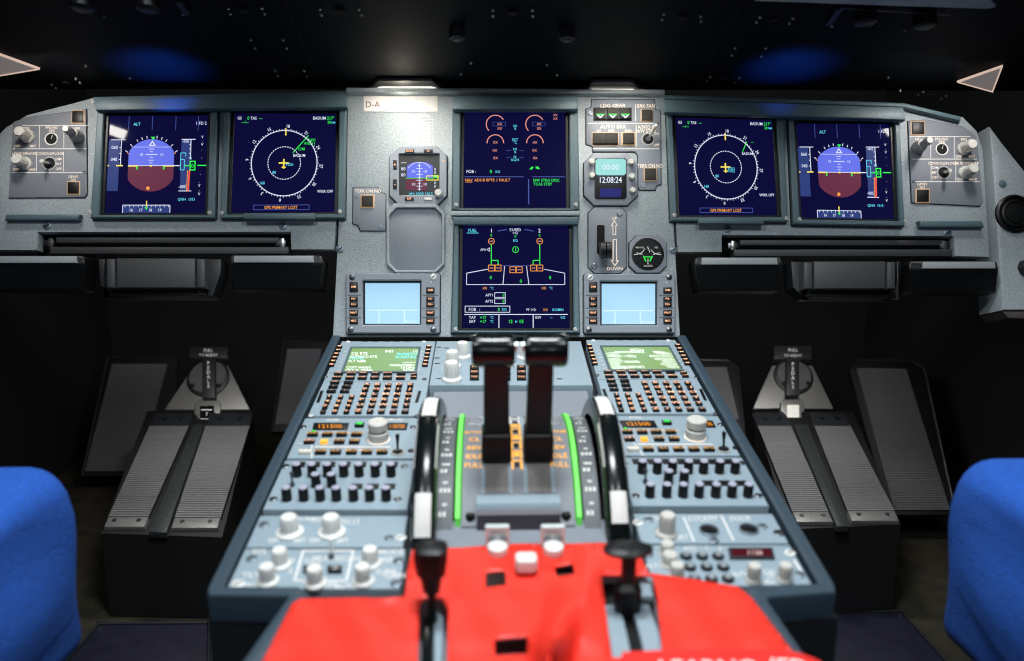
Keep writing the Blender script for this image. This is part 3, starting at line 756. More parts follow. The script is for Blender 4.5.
# ---- triple brake gauge
t = thing('brake_pressure_gauge', 'round black brake pressure gauge in an octagonal bezel with green arcs', 'gauge', base_of(MP, L, 318, 386))
b = MB(); gasket(t, uvs(L, octa(243, 233, 396, 386, 30))); b.prism(MP, uvs(L, octa(243, 233, 396, 386, 30)), .0007, .0060, plateg, .0016); b.build('bezel', t)
c = L.uv(318, 309)
b = MB(); b.lathe(MP, c, [(.0250, .0055), (.0250, .0072), (.0232, .0076), (.0228, .0064)], black, 36, gloss); f_ = b.build('dial', t)
b = MB(); H = .0079
b.text(L, 'ACCU', 318, 358, 9, mark, H); b.text(L, 'BRAKES', 285, 283, 7, mark, H); b.text(L, 'PSI', 352, 283, 8, mark, H)
for cx, a0, a1, m in ((268, -60, 20, mark), (366, 160, 240, mark)): b.strip(MP, uvs(L, circ((cx, 272), 40, 10, 20 if cx < 300 else 80, 100 if cx < 300 else 160)), .0012, H, m)
b.strip(MP, uvs(L, [(300, 318), (310, 340)]), .002, H, E_green); b.strip(MP, uvs(L, [(336, 318), (326, 340)]), .002, H, E_green); b.strip(MP, uvs(L, [(307, 322), (329, 322)]), .0016, H, E_green)
b.build('scale', f_, smooth=False)
b = MB(); b.lathe(MP, L.uv(318, 285), [(.0052, .0078), (.0048, .0088)], black, 16); b.strip(MP, uvs(L, [(316, 280), (326, 304)]), .0012, .0091, mark)
b.strip(MP, uvs(L, [(270, 305), (296, 312)]), .0012, .0085, mark); b.strip(MP, uvs(L, [(366, 305), (338, 312)]), .0012, .0085, mark); b.strip(MP, uvs(L, [(318, 352), (318, 330)]), .0012, .0085, mark); b.build('needle', f_)

# ---- lighting / loudspeaker panels
def lighting(label, L, pts, hl, vl, bx, knobs, dualk, hole, tg, btns, scr, texts):
    t = thing('lighting_control_panel', label, 'control panel', base_of(MP, L, *pts[-1]), 'outer lighting and loudspeaker panels')
    gasket(t, uvs(L, pts), .0009)
    b = MB(); b.prism(MP, uvs(L, pts), .0007, .0024, platew, .0008); H = .0027
    for (x0, x1, y) in hl: b.strip(MP, uvs(L, [(x0, y), (x1, y)]), .0014, H, mark)
    for (x, y0, y1) in vl: b.strip(MP, uvs(L, [(x, y0), (x, y1)]), .0011, H, mark)
    for tt, x, y in texts: b.text(L, tt, x, y, 11, markw, H)
    c = L.uv(*hole); b.lathe(MP, c, [(.0102, .0022), (.0102, .0034), (.0088, .0036), (.0082, .0028)], mark, 24, black)
    b.strip(MP, [c, (c[0] + .002, c[1] + .006)], .0012, .0034, cream)
    b.build('plate', t)
    for x, y in knobs: knob(t, L, x, y, .0082, .027, cream, .0024, skirt=.0105)
    knob(t, L, *dualk, .0090, .038, knobg, .0024, dual=True, skirt=.0102, cap=cream)
    tog(t, L, *tg, .0098, (-.05, -.12), .022, .0022, cream)
    for x, y in btns: push(t, L, x, y, 48, 50, black, .0024, .0052, rim=5)
    screw(t, L, *scr, .0032, .0024)
lighting('outer panel of cream knobs at the panel end farther from the landing gear lever', Loc(MP, 0, 80, .227),
         [(62, 186), (118, 168), (382, 131), (386, 500), (374, 518), (42, 520), (44, 480)],
         [(104, 394, 203), (60, 385, 305), (55, 366, 410)], [(178, 205, 300), (285, 205, 300), (165, 318, 405), (283, 318, 405)], None,
         [(128, 252), (116, 372)], (345, 252), (230, 262), (222, 370), [(348, 165), (328, 478)], (375, 405),
         [('PFD', 122, 215), ('PFD/ND', 232, 212), ('XFR', 232, 226), ('ND', 345, 215), ('OFF', 80, 293), ('BRT', 150, 293), ('LOUD SPEAKER', 112, 326), ('CONSOLE/FLOOR', 225, 326), ('DIM', 262, 350), ('BRT', 262, 372), ('OFF', 262, 393), ('OFF', 75, 396), ('MAX', 145, 396), ('GPWS', 326, 428), ('G/S', 326, 441)])
lighting('outer panel of cream knobs next to the side console with the round air vent', Loc(MP, 890, 80, .2419),
         [(72, 172), (150, 166), (300, 196), (345, 226), (358, 262), (380, 500), (370, 522), (88, 508)],
         [(78, 328, 236), (86, 355, 329), (98, 368, 422)], [(165, 238, 325), (262, 238, 325), (166, 338, 418), (268, 338, 418)], None,
         [(300, 287), (306, 386)], (112, 282), (211, 288), (218, 385), [(112, 201), (131, 481)], (95, 418),
         [('ND', 112, 246), ('PFD/ND', 210, 246), ('XFR', 210, 258), ('PFD', 302, 248), ('OFF', 280, 318), ('BRT', 335, 318), ('CONSOLE/FLOOR', 216, 346), ('LOUD SPEAKER', 312, 346), ('DIM', 183, 364), ('BRT', 183, 384), ('OFF', 183, 404), ('OFF', 284, 412), ('MAX', 340, 412), ('GPWS', 130, 432), ('G/S', 130, 445)])

# ================================================================== TRAY AND FOOT LEDGES UNDER THE PANEL
def bar(loc_pts, h0, h1, m, bev=.002): 
    b = MB(); b.prism(MP, uvs(Loc(MP, h=h1), loc_pts), h0, h1, m, bev); return b
def table(label, x0, x1, dy, tx0, tx1, y0, y1, gx):
    t = thing('pull_out_table', label, 'table', base_of(MP, M, (tx0 + tx1) / 2, y1), 'stowed tray tables under the panel')
    b = bar(rect(x0 - 1, 231 + dy, x1 + 1, 257 + dy), -.045, -.040, underb, 0); b.build('slot_back', t)
    w = x1 - x0
    b = bar(rect(x0 + 18, 237 + dy, x1 - 11, 243 + dy), -.022, -.004, padt, .003); b.build('roller_bar', t)
    b = bar(rect(x0 + 12, 246.5 + dy, x1 - 2, 254 + dy), -.022, .002, padt, .003); b.build('roller_bar', t)
    for x in (x0 + 11, x1 - 10):
        b = bar(rect(x - 5, 240 + dy, x + 5, 246 + dy), -.030, -.004, darksteel, .0015); b.prism(MP, uvs(M, rect(x - 1, 238 + dy, x + 3, 247 + dy)), -.03, -.002, steel, .0005); b.build('slide_joint', t)
    c = 9
    b = bar(rect(tx0 + c + .9, y0, tx1 - c - .9, y1), -.03, .030, padt, .004); b.build('table_front', t)
    for a, e in ((tx0, tx0 + c), (tx1 - c, tx1)):
        b = bar(rect(a, y0 + .5, e, y1), -.03, .0295, padt, .004); b.build('end_cap', t)
    b = bar([(tx0 + 3, y1), (tx1 - 1, y1), (tx1 + 1, y1 + 8), (tx0 + 2, y1 + 8)], -.04, .012, black, .002); b.build('tray_underside', t)
    for sgn, gx0, gx1 in ((-1, gx[0], tx0 - 1), (1, tx1 + 1, gx[1])):
        pts = [(gx0, 259 + dy), (gx1, 259 + dy), (gx1, 296 + dy), (gx1 - 10 if sgn < 0 else gx0 + 10, 296 + dy)] if sgn < 0 else [(gx0, 259 + dy), (gx1, 259 + dy), (gx1, 272 + dy), (gx1 - 8, 296 + dy), (gx0, 296 + dy)]
        if sgn < 0: pts = [(gx0, 259 + dy), (gx1, 259 + dy), (gx1, 296 + dy), (gx0 + 14, 296 + dy), (gx0 + 2, 285 + dy)]
        b = bar(pts, -.03, .008, dark, .002); b.build('support_arm', t)
    return t
table('black pull-out tray table stowed under the displays farther from the landing gear lever', 37.5, 290.5, 0, 106, 205, 258, 288, (98, 221))
table('black pull-out tray table stowed under the displays on the landing gear lever side', 722, 955, 2.5, 804, 896, 261, 289, (791, 901))
def footledge(label, x0, x1, y0, y1, s0, s1, slant):
    t = thing('foot_rest', label, 'foot rest', base_of(MP, M, (x0 + x1) / 2, y1), 'padded foot rests under the panel')
    f = lambda pts, h: [MP.pt(*Loc(MP, h=h).uv(*p), h) for p in pts]
    b = MB(); fr = f([(x0 + slant[0], y0), (x1 - slant[1], y0)], .022) + f([(x1, y0 + 8), (x0, y0 + 8)], .023) 
    lo = f([(x1 - slant[1], y1), (x0 + slant[0] * 1.5, y1)], -.004)
    bk = [p - MP.n * .060 for p in fr[:2]] + [p - MP.n * .036 for p in lo]
    V = fr + lo + bk
    b.add(V, [(0, 1, 2, 3), (3, 2, 4, 5), (6, 7, 8, 9), (0, 1, 7, 6), (5, 4, 8, 9), (1, 2, 4, 8, 7), (0, 3, 5, 9, 6)], padm)
    o = b.build('pad', t); bv = o.modifiers.new('edge', 'BEVEL'); bv.width = .003; bv.segments = 2; bv.limit_method = 'ANGLE'
    b = bar([(s0, y0 + .6), (s1, y0 + .6), (s1 + 1, y0 + 7.5), (s0 - .5, y0 + 7.5)], .0235, .026, ledge, .001); b.build('top_strip', t)
footledge('padded ledge under the panel of cream knobs, farthest from the landing gear lever', -14, 86, 255.5, 290, -10, 76, (2, 3))
footledge('padded ledge between the pull-out tray and the datalink display beneath the bare recess', 229, 325, 255, 290, 234, 313, (2, 4))
footledge('padded ledge between the datalink display under the gear lever and its neighbouring tray', 693, 783, 257, 291, 702, 777, (3, 2))
footledge('padded ledge next to the side console with the round air vent', 908, 999, 261, 293, 923, 995, (2, 2))

# ---- side console at the far end
t = thing('side_console', 'grey slanted side console with a round black air vent at the panel end', 'console', at_depth(1010, 310, 1.30))
SCL = Loc(MP, h=.004)
b = MB(); b.prism(MP, uvs(SCL, [(990, 126), (1001, 141), (1040, 190), (1062, 250), (1062, 310), (1003, 310), (999, 255), (994, 180)]), -.06, .004, fascia, .003); b.build('housing', t)
b = MB(); c = SCL.uv(1014, 214)
b.lathe(MP, c, [(.030, .0035), (.030, .008), (.027, .010), (.024, .005)], black, 32)
b.lathe(MP, c, [(.0235, .005), (.0215, .0085), (.019, .0095), (.0175, .007)], black, 24)
for k in range(3): b.lathe(MP, c, [(.0145 - k * .004, .0068), (.0145 - k * .004, .0092 + k * .0008), (.0125 - k * .004, .0095 + k * .0008)], black, 24)
b.build('air_vent', t)
b = MB(); b.lathe(MP, SCL.uv(1002.5, 184), [(.0062, .0035), (.0055, .0055), (.003, .0065)], fascia2, 16); b.build('blanking_cap', t)
b = MB(); b.lathe(MP, SCL.uv(1026, 268), [(.014, .0035), (.013, .018), (.010, .021)], black, 8); b.build('rotary_knob', t)
b = MB(); b.prism(MP, uvs(SCL, [(1003, 311), (1060, 311), (1060, 320), (1010, 318)]), -.06, .001, browng, .002); b.build('bracket', t)

# ================================================================== GLARESHIELD
GA = MP.pt(*MP.uv(508, 91), 0.001)
GB = CAM + ray(508, -2) * 1.02
GX = 1.05
GS = Plane(Vector((0, GA.y - .012, GA.z + .012)), X1, Vector((0, GB.y - GA.y, GB.z - GA.z)))
G = Loc(GS)
t = thing('glareshield', 'dark glareshield overhanging the panel along the top', 'glareshield', Vector((0, GA.y, GA.z)))
b = MB(); Ln = (Vector((0, GB.y, GB.z)) - GS.o).length
yb = .035
A = [GS.o + Vector((x, 0, 0)) for x in (-GX, GX)]
prof = [GS.pt(0, -.045, -.004), GS.pt(0, .015, 0), GS.pt(0, Ln * .30, .0), GS.pt(0, Ln * .31, .0015), GS.pt(0, Ln, -.002), GS.pt(0, Ln + .012, -.012), GS.pt(0, Ln + .010, -.06), GS.pt(0, -.045, -.10)]
n = len(prof)
b.hull([p + Vector((-GX, 0, 0)) for p in prof], [p + Vector((GX, 0, 0)) for p in prof], under)
b.build('underside_shell', t, sharp=.15)
for pts in ([(284, 0), (300, 36), (322, 84)], [(743, 0), (722, 36), (692, 90)]):
    b = MB(); b.strip(GS, uvs(G, pts), .0022, .0017, underb); b.build('panel_seam', t)
def dot(x, y, r=.0020):
    b = MB(); b.lathe(GS, G.uv(x, y), [(r, .0002), (r * .9, .0028), (r * .5, .0034)], steel, 10); b.build('rivet', t)
for x, y in ((228, 7), (230, 12.5), (262, 7), (264.5, 12.5), (251, 39), (255, 47), (283, 39), (286.5, 47), (275, 70), (278, 75), (52, 84), (55.5, 87), (76, 78), (80, 82), (86, 65), (130, 77), (104, 15), (183, 13),
             (320, 8), (321.5, 13.5), (359, 8), (361.5, 13.5), (304, 70), (307, 75.5), (493, 9), (493, 15), (532.5, 9), (533, 15), (471, 62), (547, 64), (461, 73), (557, 74), (664, 13), (662, 18.5), (701, 15), (701, 20), (760, 16), (756.5, 21), (793, 17), (789.5, 22), (735, 47), (731.5, 54), (766, 47), (761.5, 55), (710, 76), (707, 80), (739, 77), (735, 82), (832, 25), (905, 29), (888, 77), (900, 90), (918, 94), (923, 91), (941, 98), (946, 95)):
    dot(x, y)
for x, y in ((244, 10), (340, 10.5), (513, 12), (682, 17), (774, 19), (722, 78), (291, 72), (66, 82), (931, 95)):
    b = MB(); b.lathe(GS, G.uv(x, y), [(.006, .0002), (.006, .0022), (.0045, .0024)], underb, 16); b.build('access_hole', t)
for x, y in ((457, 28), (567, 29)):
    b = MB(); c = G.uv(x, y); b.lathe(GS, c, [(.0105, .0002), (.0105, .0140), (.0095, .0150)], dark, 18); k = b.build('fastener_knob', t)
    b = MB(); b.lathe(GS, c, [(.0050, .0149), (.0046, .0170)], darksteel, 14); b.build('knob_center', k)
for x, y in ((82, 0), (148, 1), (865, 15), (925, 18)):
    b = MB(); b.lathe(GS, G.uv(x, y), [(.014, .0002), (.014, .010), (.011, .012)], black, 18); b.build('connector_cap', t)
b = MB(); b.strip(GS, uvs(G, [(178, 0), (188, 13)]), .008, .0030, black); b.build('bracket', t)
b = MB(); b.strip(GS, uvs(G, [(840, 7), (828, 24)]), .008, .0030, black); b.strip(GS, uvs(G, [(840, 6), (950, 13)]), .003, .0032, dark); b.build('bracket', t)
b = MB(); b.prism(GS, uvs(G, [(755, -7), (990, -3), (996, 4), (988, 6), (880, 2.5), (755, -2)]), .0004, .004, fascia, .001); b.build('lip_trim', t)

# flood lamps of the glareshield
def tlamp(label, pts, strip):
    t = thing('flood_lamp', label, 'lamp', base_of(GS, G, *pts[0]), 'lamps under the glareshield')
    b = MB(); b.prism(GS, uvs(G, pts), .0018, .007, dark, .002); b.build('housing', t)
    b = MB(); b.prism(GS, uvs(G, strip), .0068, .0105, E_lamp, .0004); b.build('diffuser', t)
tlamp('slim lit lamp under the glareshield directly above the registration placard', [(378, 76.5), (432, 76.5), (445, 86), (368, 86)], [(380, 82.3), (432, 82.3), (438, 84.3), (375, 84.3)])
tlamp('slim lit lamp under the glareshield above the three green gear lights', [(592, 78), (632, 78), (644, 88), (584, 88)], [(592, 84.6), (633, 84.6), (637, 86.6), (588, 86.6)])
def slamp(label, pts, c):
    t = thing('flood_lamp', label, 'lamp', base_of(GS, G, *pts[0]), 'lamps under the glareshield')
    hh = Loc(GS, h=.0055); q = uvs(hh, pts)
    b = MB(); b.ring(GS, q, inset(q, .0020), .0018, .0055, .0035, E_lampw, .0008); b.build('lit_frame', t)
    b = MB(); b.prism(GS, inset(q, .0018), .0024, .004, E_lampd); b.build('lens', t)
slamp('triangular lit lamp opening under the glareshield above the air vent console', [(957, 83), (1003, 67), (993, 93)], 1)
slamp('triangular lit lamp opening at the glareshield end farthest from the air vent', [(-32, 44), (40, 70), (-32, 82)], -1)

# ================================================================== PEDESTAL
pedl = thing('center_pedestal', 'grey blue centre pedestal with raised rim running back from the panel', 'pedestal', Vector((.026, .9, 0)))
YF, YN = 338.5, 599
# body below the modules
def ppts(l): return uvs(P, l)
full = rp(-.488, .598, YF, YN)
rear = [(289, 599), (757, 599), (806, 662), (838, 705), (212, 705), (246, 662)]
def column(pts, h0, z, m):
    b = MB(); top = [PD.pt(u, v, h0) for u, v in uvs(P, pts)]
    b.hull(top, [Vector((p.x, p.y, z)) for p in top], m); return b
b = column(full, -.020, .003, dark); b.build('front_cabinet', pedl)
b = column([(292, 599.5), (754, 599.5), (803, 662), (835, 705), (216, 705), (249, 662)], -.020, .003, dark); b.build('rear_cabinet', pedl)
def rail(outer, inner, h1=.005):
    b = MB(); n = len(outer)
    o0 = [PD.pt(u, v, -.022) for u, v in uvs(P, outer)]; 
    uo, ui = uvs(P, outer), uvs(P, inner)
    rings = [[PD.pt(u, v, -.022) for u, v in uo], [PD.pt(u, v, h1 - .003) for u, v in uo], [PD.pt(u * .93 + a * .07, v * .93 + c * .07, h1 - .0005) for (u, v), (a, c) in zip(uo, ui)],
             [PD.pt(u * .8 + a * .2, v * .8 + c * .2, h1) for (u, v), (a, c) in zip(uo, ui)], [PD.pt(u * .2 + a * .8, v * .2 + c * .8, h1) for (u, v), (a, c) in zip(uo, ui)], [PD.pt(u, v, h1 - .002) for u, v in ui], [PD.pt(u, v, -.02) for u, v in ui]]
    vs = [p for r in rings for p in r]; fs = []
    for r in range(len(rings) - 1):
        for i in range(n - 1): fs.append((r * n + i, r * n + i + 1, (r + 1) * n + i + 1, (r + 1) * n + i))
    fs += [tuple(r * n for r in range(len(rings))), tuple(r * n + n - 1 for r in range(len(rings)))]
    b.add(vs, fs, rimm); return b
f = lambda r, y: (VPX + r * (y - VPY), y)
rail([f(-.488, YF), f(-.488, 592), f(-.482, 600), (290, 601), (286, 605), (246, 662), (212, 705)], [f(-.463, YF), f(-.463, 588), f(-.462, 589.5), (300, 590), (309, 600), (266, 662), (234, 705)]).build('rim_rail', pedl)
rail([f(.598, YF), f(.596, 588), f(.590, 597), (768, 602), (768, 606), (806, 662), (838, 705)], [f(.572, YF), f(.570, 586), f(.567, 587), (750, 588.5), (744, 600), (786, 662), (816, 705)]).build('rim_rail', pedl)
for x, y in ((383, 0), ):
    pass

DU = .367
def plate(parent, pts, m=pedg, h0=-.018, h1=0, bev=.0012, name='face_plate', extra=None):
    b = MB(); b.prism(PD, pts, h0, h1, m, bev)
    if extra: extra(b)
    return b.build(name, parent)
def shift(pts, du): return [(u + du, v) for u, v in pts]
SL = (-.459, -.181); SK = (-.169, -.181); SLW = (-.459, -.1655)
side_words = ('on the bare recess side', 'on the landing gear lever side')

def mcdu(k, label, lines):
    L = Loc(PD, 300, 335, .1966, 0, DU * k)
    t = thing('control_display_unit', label, 'keypad', base_of(PD, L, 320, 420), 'keypad units with green screens')
    pts = shift(uvs(P, rp(SL[0] + .004, SK[k], 341, 415.5)), DU * k)
    def ex(b):
        for x in range(330, 560, 54): b.strip(PD, uvs(L, [(x - 14, 33), (x + 18, 33)]), .0022, .0003, black)
        b.strip(PD, uvs(L, [(150, 195), (615, 195)]), .0007, .0003, dark); b.strip(PD, uvs(L, [(128, 236), (560, 236)]), .0007, .0003, dark)
        for x0, y0, x1, y1 in ((112, 285, 90, 345), (610, 285, 592, 345)):
            b.strip(PD, uvs(L, [(x0, y0), (x1, y1)]), .0042, .0004, black)
        for i in range(6):
            y = 85 + i * 18.5
            b.strip(PD, uvs(L, [(238 - i * 7, y), (226 - i * 7, y + 1)]), .0012, .0004, markw); b.strip(PD, uvs(L, [(614 - i * 3, y), (624 - i * 3, y)]), .0012, .0004, markw)
    plate(t, pts, extra=ex)
    s4 = [(265, 70), (603, 70), (583, 190), (222, 190)]
    q = uvs(L, s4)
    b = MB(); b.ring(PD, inset(q, -.0030), q, -.001, .0028, .0006, fascia2, .0008); b.build('screen_frame', t)
    b = MB(); b.prism(PD, q, -.001, .0008, E_mcdu); s = b.build('screen', t)
    b = MB()
    for (tx, x, y, sz, al, m) in lines:
        x += (130 - y) * (.36 if al == 'l' else .17 if al == 'r' else .26)
        b.text(L, tx, x, y, sz * 1.15, m, .0011, 0, al, 1.35)
    b.build('screen_graphics', s, smooth=False)
    def key(x, y, w, hh, lg=None, ls=8, m=black, lm=E_key, name='key', sx=1.3, H=.0036):
        c = L.uv(x, y); b = MB(); 
        b.box(PD, c[0] - w / 2, c[0] + w / 2, c[1] - hh / 2, c[1] + hh / 2, -.0005, H, m, .0008)
        if lg == '#': b.box(PD, c[0] - w * .3, c[0] + w * .34, c[1] - hh * .26, c[1] + hh * .26, H - .0002, H + .0003, lm)
        elif lg:
            C_ = type('C', (), {'pl': PD, 'uv': lambda s_, a, e, c=c: (c[0] + a, c[1] - e)})()
            b.text(C_, lg, 0, 0, ls, lm, H + .0004, 0, 'c', sx)
        return b.build(name, t)
    for i in range(6):
        key(201 - i * 8.2, 67 + i * 18.6, .0078, .0052, '#', name='line_key'); key(655 - i * 4, 66 + i * 18.8, .0078, .0052, '#', name='line_key')
    r1 = ['DIR', 'PROG', 'PERF', 'INIT', 'DATA', '']; r2 = ['FPLN', 'RAD', 'FUEL', 'SEC', 'ATC', 'MENU']
    for i in range(6):
        key((197, 262, 322, 385, 447, 515)[i], 203, .0118, .0058, r1[i], .0034, sx=1.0, name='page_key'); key((187, 255, 317, 380, 445, 512)[i], 225, .0120, .0060, r2[i], .0034, sx=1.0, name='page_key')
    key(580, 209, .0085, .0052, 'BRT', .0024, name='page_key'); key(578, 224, .0085, .0052, 'DIM', .0024, name='page_key')
    for lg, x, y in (('AIR', 178, 248), ('', 247, 248), ('\u2190' if False else '<', 170, 270), ('^', 237, 270), ('>', 160, 293), ('v', 228, 293)):
        key(x, y, .0118, .0062, lg, .0030, name='page_key')
    nums = ['123', '456', '789', '.0+']
    for r in range(4):
        y = (323, 348, 372, 398)[r]
        for c in range(3):
            x = (150, 207, 263)[c] + ((118, 177, 237)[c] - (150, 207, 263)[c]) * r / 3
            key(x, y, .0064, .0078, nums[r][c], .0060, name='number_key')
    abc = ['ABCDE', 'FGHIJ', 'KLMNO', 'PQRST', 'UVWXY', 'Z/_oC']
    for r in range(6):
        y = (262, 286, 312, 340, 367, 397)[r]
        for c in range(5):
            x = (340, 395, 450, 505, 562)[c] + ((297, 357, 415, 475, 535)[c] - (340, 395, 450, 505, 562)[c]) * (y - 262) / 135
            if r == 5 and c > 2: key(x, y, .0086, .0078, ('OVFY', 'CLR')[c - 3], .0024, name='letter_key', sx=1.0)
            elif r == 5 and c == 2: key(x, y, .0078, .0078, 'SP', .0034, name='letter_key')
            else: key(x, y, .0078, .0078, abc[r][c], .0064, name='letter_key')
    for x, y, m in ((245, 36, white), (630, 36, white), (130, 215, darksteel), (632, 226, darksteel), (55, 412, white), (595, 412, darksteel)):
        screw(t, L, x, y, .0032, 0, m)
W_, C_ = E_mtx, E_mcy
mcdu(0, 'keypad unit whose green screen shows cyan text, under the bare recess', [
    ('INIT', 470, 86, 11, 'r', W_), ('1/2', 592, 86, 10, 'r', W_), ('CO RTE', 250, 97, 11, 'l', W_), ('FROM/TO', 590, 100, 11, 'r', C_), ('ALTN/CO RTE', 250, 113, 10, 'l', W_), ('NONE', 250, 120, 12, 'l', C_),
    ('FLT NBR', 250, 136, 11, 'l', W_), ('--------', 590, 140, 12, 'r', W_), ('COST INDEX', 250, 168, 10, 'l', W_), ('WIND/TEMP>', 590, 157, 10, 'r', W_), ('CRZ FL/TEMP', 250, 184, 11, 'l', W_), ('TROPO', 590, 170, 10, 'r', W_), ('36090', 590, 184, 11, 'r', W_), ('ALIGN IRS', 588, 115, 11, 'r', C_)])
mcdu(1, 'keypad unit whose green screen is full of white text, under the gear lever', [
    ('MCDU', 420, 86, 11, 'c', W_), ('MAINTENANCE', 300, 97, 10, 'l', W_), ('MENU', 560, 97, 10, 'r', W_), ('<CFDS', 250, 105, 10, 'l', W_), ('ACARS>', 590, 105, 10, 'r', W_), ('<FMGC 1 REQ', 250, 118, 11, 'l', W_), ('ATSU DLK>', 590, 118, 11, 'r', W_),
    ('<AIDS', 250, 134, 11, 'l', W_), ('OPTIONS>', 590, 134, 10, 'r', W_), ('SELECT DESIRED', 250, 147, 10, 'l', W_), ('PRINT>', 590, 147, 10, 'r', W_), ('<SAT', 250, 160, 11, 'l', W_), ('STATUS>', 590, 160, 10, 'r', W_), ('SYSTEM REPORT', 250, 174, 11, 'l', W_), ('TEST>', 590, 174, 11, 'r', W_), ('<RETURN', 250, 186, 10, 'l', W_)])

def rmp(k, label):
    L = Loc(PD, 300, 335, .1966, 0, DU * k)
    t = thing('radio_panel', label, 'radio panel', base_of(PD, L, 300, 625), 'radio panels with amber digits')
    def ex(b):
        b.text(L, 'ACTIVE', 165, 432, 9, markw, .0003, sx=1.5); b.text(L, 'STBY/CRS', 480, 432, 9, markw, .0003, sx=1.5)
        for x0, x1 in ((62, 248), (430, 548)):
            q = uvs(L, [(x0 + 8, 450), (x1 + 2, 450), (x1 - 6, 485), (x0, 485)]); b.prism(PD, q, 0, .0012, black, .0005)
        b.text(L, '121500', 155, 469, 19, E_seg, .0016, sx=1.6); b.text(L, '118700', 495, 469, 19, E_seg, .0016, sx=1.0)
        b.strip(PD, uvs(L, [(75, 570), (460, 570)]), .0016, .0003, markw); b.text(L, 'NAV', 300, 585, 8, markw, .0003, sx=1.6)
        b.strip(PD, uvs(L, [(-10, 552), (60, 552), (60, 630)]), .0012, .0003, mark)
    plate(t, shift(uvs(P, rp(SL[0], SK[k], 418, 458)), DU * k), extra=ex)
    def bt(x, y, w, hh, lm, m=black, lg='#', name='push_button'):
        c = L.uv(x, y); b = MB(); b.box(PD, c[0] - w / 2, c[0] + w / 2, c[1] - hh / 2, c[1] + hh / 2, -.0005, .0040, m, .0008)
        if lm:
            C_ = type('C', (), {'pl': PD, 'uv': lambda s_, a, e, c=c: (c[0] + a, c[1] - e)})()
            if len(lg) > 1: b.text(C_, lg, 0, 0, .0046, lm, .0044, 0, 'c', 1.1)
            else: b.box(PD, c[0] - w * .36, c[0] + w * .36, c[1] - hh * .33, c[1] + hh * .33, .0038, .0044, lm)
        return b.build(name, t)
    bt(303, 465, .0108, .0075, E_green, name='transfer_key')
    for x, g in ((65, 'VHF1'), (140, 'VHF2'), (212, 'VHF3'), (288, 'LOAD')): bt(x, 513, .0118, .0072, E_btn, black, g)
    bt(48, 550, .0118, .0072, E_key, black, 'HF1'); bt(123, 550, .0080, .0066, E_yel, amberp); bt(200, 550, .0118, .0072, E_btn, black, 'HF2'); bt(277, 550, .0118, .0072, E_btn, black, 'AM')
    bt(28, 603, .0130, .0072, markw, cream, 'NAV')
    for x, g in ((105, 'VOR'), (182, 'ILS'), (262, 'MLS'), (340, 'ADF'), (418, 'BFO')): bt(x, 603, .0118, .0072, E_btn, black, g)
    b = MB(); b.lathe(PD, L.uv(69, 493), [(.0020, -.0005), (.0018, .002)], E_green, 10); b.build('indicator_light', t)
    b = MB(); c = L.uv(400, 533); b.lathe(PD, c, [(.0130, 0), (.0130, .0007)], markw, 28); b.build('knob_ring', t)
    b = MB(); b.lathe(PD, c, [(.0112, .0008), (.0118, .003), (.0118, .0100), (.0108, .0112)], cream, 26); b.build('outer_knob', t)
    b = MB(); b.lathe(PD, c, [(.0088, .0113), (.0088, .0135), (.0112, .0142), (.0114, .0225), (.0098, .0240)], cream, 26); b.build('inner_knob', t)
    tog(t, L, 497, 598, .0070, (0, .25), .020, 0, black)
    for x, y, m in ((575, 470, darksteel), (18, 470, darksteel), (565, 590, black)): screw(t, L, x, y, .0038, 0, m)
rmp(0, 'radio panel with amber digits under the keypad showing cyan text')
rmp(1, 'radio panel with amber digits under the keypad full of white text')

def acp(k, label):
    L = Loc(PD, 240, 440, .242, 0, DU * k)
    t = thing('audio_panel', label, 'audio panel', base_of(PD, L, 400, 310), 'audio panels with rows of black knobs')
    def ex(b):
        for x0, x1, y in ((228, 268, 105), (290, 330, 105), (352, 392, 105), (415, 455, 105), (480, 520, 105), (545, 585, 105), (608, 650, 105), (455, 505, 196), (520, 572, 196), (590, 640, 196)):
            b.prism(PD, uvs(L, [(x0 + 6, y - 9), (x1 + 4, y - 9), (x1, y + 11), (x0, y + 11)]), 0, .0022, black, .0006)
        for x, y in ((168, 185), (672, 185)): b.prism(PD, uvs(L, rect(x - 12, y - 20, x + 12, y + 20)), 0, .0006, black)
        b.text(L, 'CALL', 300, 130, 10, mark, .0003); b.text(L, 'RESET', 440, 196, 12, mark, .0003)
        b.strip(PD, uvs(L, [(175, 205), (195, 165)]), .0012, .0003, mark); b.strip(PD, uvs(L, [(648, 165), (643, 205)]), .0016, .0003, mark)
        for x in (237, 300, 363, 430, 493, 560, 625): b.text(L, 'MIC', x, 162, 8, mark, .0003)
    plate(t, shift(uvs(P, rp(SL[0], SK[k], 461, 510)), DU * k), h1=.0008, extra=ex)
    def kn(x, y):
        b = MB(); c = L.uv(x, y)
        b.lathe(PD, c, [(.0051, 0), (.0050, .0140), (.0046, .0150)], black, 16); 
        b.lathe(PD, c, [(.0045, .0149), (.0038, .0158)], KT, 16); b.build('volume_knob', t)
    for x in (237, 300, 363, 430, 493, 560, 625): kn(x, 150)
    for x in (315, 380): kn(x, 193)
    for x in (195, 265, 333, 400, 470, 537, 605): kn(x, 250)
    tog(t, L, 217, 195, .0060, (0, .1), .016, .0008, darksteel, hole=False)
    for x, y in ((190, 112), (138, 248), (680, 112), (652, 248)): screw(t, L, x, y, .0042, .0008, darksteel)
KT = mat('knob_top_lilac', (.42, .42, .52), .4)
acp(0, 'audio panel of black knobs above the plate with two large cream knobs')
acp(1, 'audio panel of black knobs above the plate with two round black ports')

